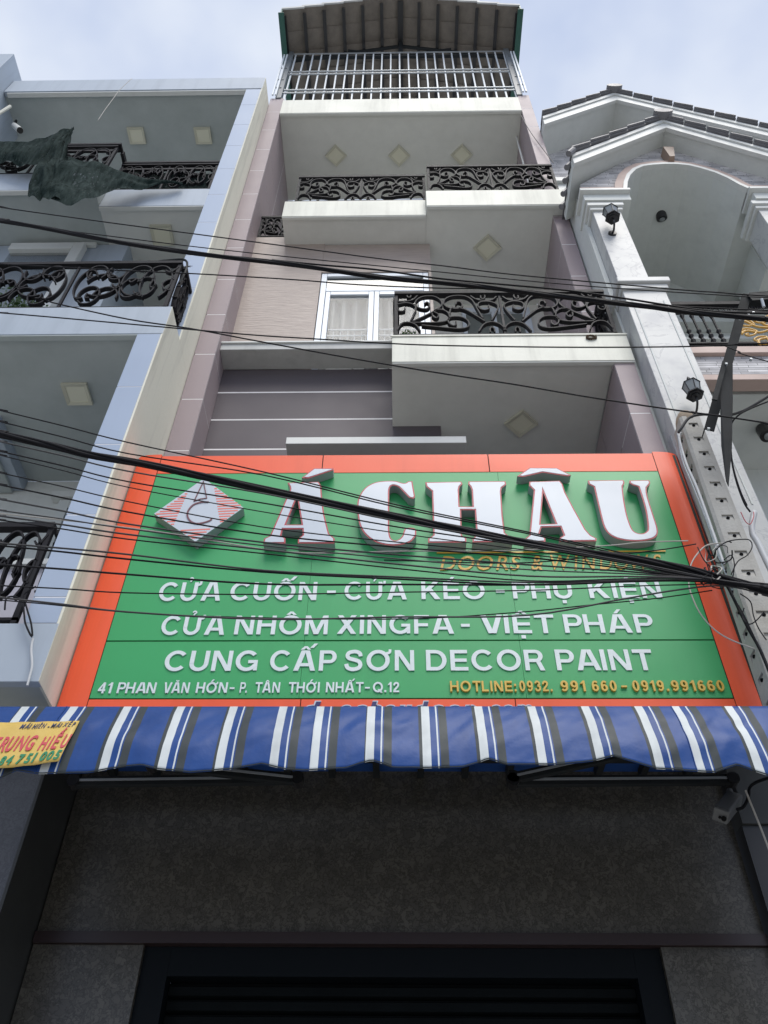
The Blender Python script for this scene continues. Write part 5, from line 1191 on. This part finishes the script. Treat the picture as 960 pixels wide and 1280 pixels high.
for y0, y1, y2, y3, y4, r_, lab in LW:
    c = (y0+y1)/2-1.5
    strand([(-30, y0-(y1-y0)*.19), (0, y0), (80, c+1), (160, y1), (330, y2+(y1-y2)*.0), (500, y2+(y3-y2)*.56), (660, y3), (780, y3+(y4-y3)*.62), (850, y4+1), (905, 727+(y4-718)*.3), (960, 735+(y4-718)*.5), (990, 741+(y4-718)*.6)], r_*.85, 3.25+random.uniform(-.05,.05), 3.70+random.uniform(-.03,.03), lab)
strand([(0,642),(200,665),(360,690),(500,689),(640,688),(760,682),(800,678),(860,676)], .004, 3.4, 3.8, 'pale thin wire rising to the pole across the lower edge of the big letters', 'wirewhite')
strand([(480,700),(640,704),(740,696),(820,688),(870,680)], .004, 3.5, 3.8, 'thin black wire rising to the pole over the thin gold words')
strand([(0,750),(200,768),(480,774),(640,766),(740,756),(820,748),(890,738)], .0035, 3.5, 3.75, 'thin slack wire crossing the second silver row towards the pole')
bundle([(640,676),(720,692),(800,706),(850,715),(890,722),(930,731),(960,737),(990,744)], .011, 3.62, 3.70, 'loose knot of black cables thickening towards the pole at the right edge', 5, 1.6, .36, .25)
# tangles on the pole
rt = random.Random(5)
t = thing('wire_tangle', 'tangle of thin black wires and ties wound round the pole where the cables cross', 'wires')
for i in range(11):
    cx_, cy_ = rt.uniform(878,906), rt.uniform(682,728); pts = []
    n_ = rt.randint(4, 8); a_ = rt.uniform(0, 6.28); R0 = rt.uniform(4, 13)
    for k in range(n_): pts.append(at(cx_+R0*cos(a_+k*rt.uniform(.6,1.2))*.9, cy_+R0*1.1*sin(a_+k*.9), Y=3.70+rt.uniform(-.07,.06)))
    obj('loose_wire', MB().tube(catmull(pts, 4), rt.choice([.0025,.003,.0045]), 5), M['rubber'] if i % 6 else M['wirewhite'], t)
for P in ([(900,682),(912,676),(930,674),(938,676),(940,684),(934,694),(922,702),(914,718)], [(872,684),(880,700),(890,710),(898,716),(899,730)], [(905,700),(914,694),(918,705),(916,722)], [(886,692),(884,705),(890,722)],
          [(925,742),(938,752),(942,770),(948,785),(958,800)], [(930,760),(928,772),(936,780),(945,776),(955,765)], [(905,728),(915,745),(928,765),(940,790),(950,812)]):
    obj('loose_wire', MB().tube(catmull([at(x, y, Y=3.72) for x, y in P], 5), .0036, 5), M['rubber'], t)
cable('loose_cable', [(905,679),(885,681),(872,692),(863,708),(861,730),(866,748),(876,768),(892,786),(912,799),(943,811)], .0045, 'wirewhite', 'pale loop of cable drooping over the right orange border of the sign', 'cable', 3.85)
cable('wire', [(888,685),(886,697),(887,709),(890,716)], .0025, 'rubber', 'short thin wire hanging over the orange border left of the pole tangle', 'wire', 3.85)
cable('cable', [(914,735),(925,765),(935,790),(946,835),(958,880)], .0035, 'wirewhite', 'thin pale cable running down the outer edge of the orange border at lower right', 'cable', 4.15)
cable('cable', [(905,722),(918,750),(935,785),(950,812),(966,850)], .009, 'rubber', 'black cable running down along the left side of the pole below the tangle', 'cable', 3.84)

cable('string', [(165,98),(150,112),(141,124),(132,136),(122,151)], .004, 'wirewhite', 'thin pale string hanging in front of the blue roof soffit at upper left', 'string', 4.3)
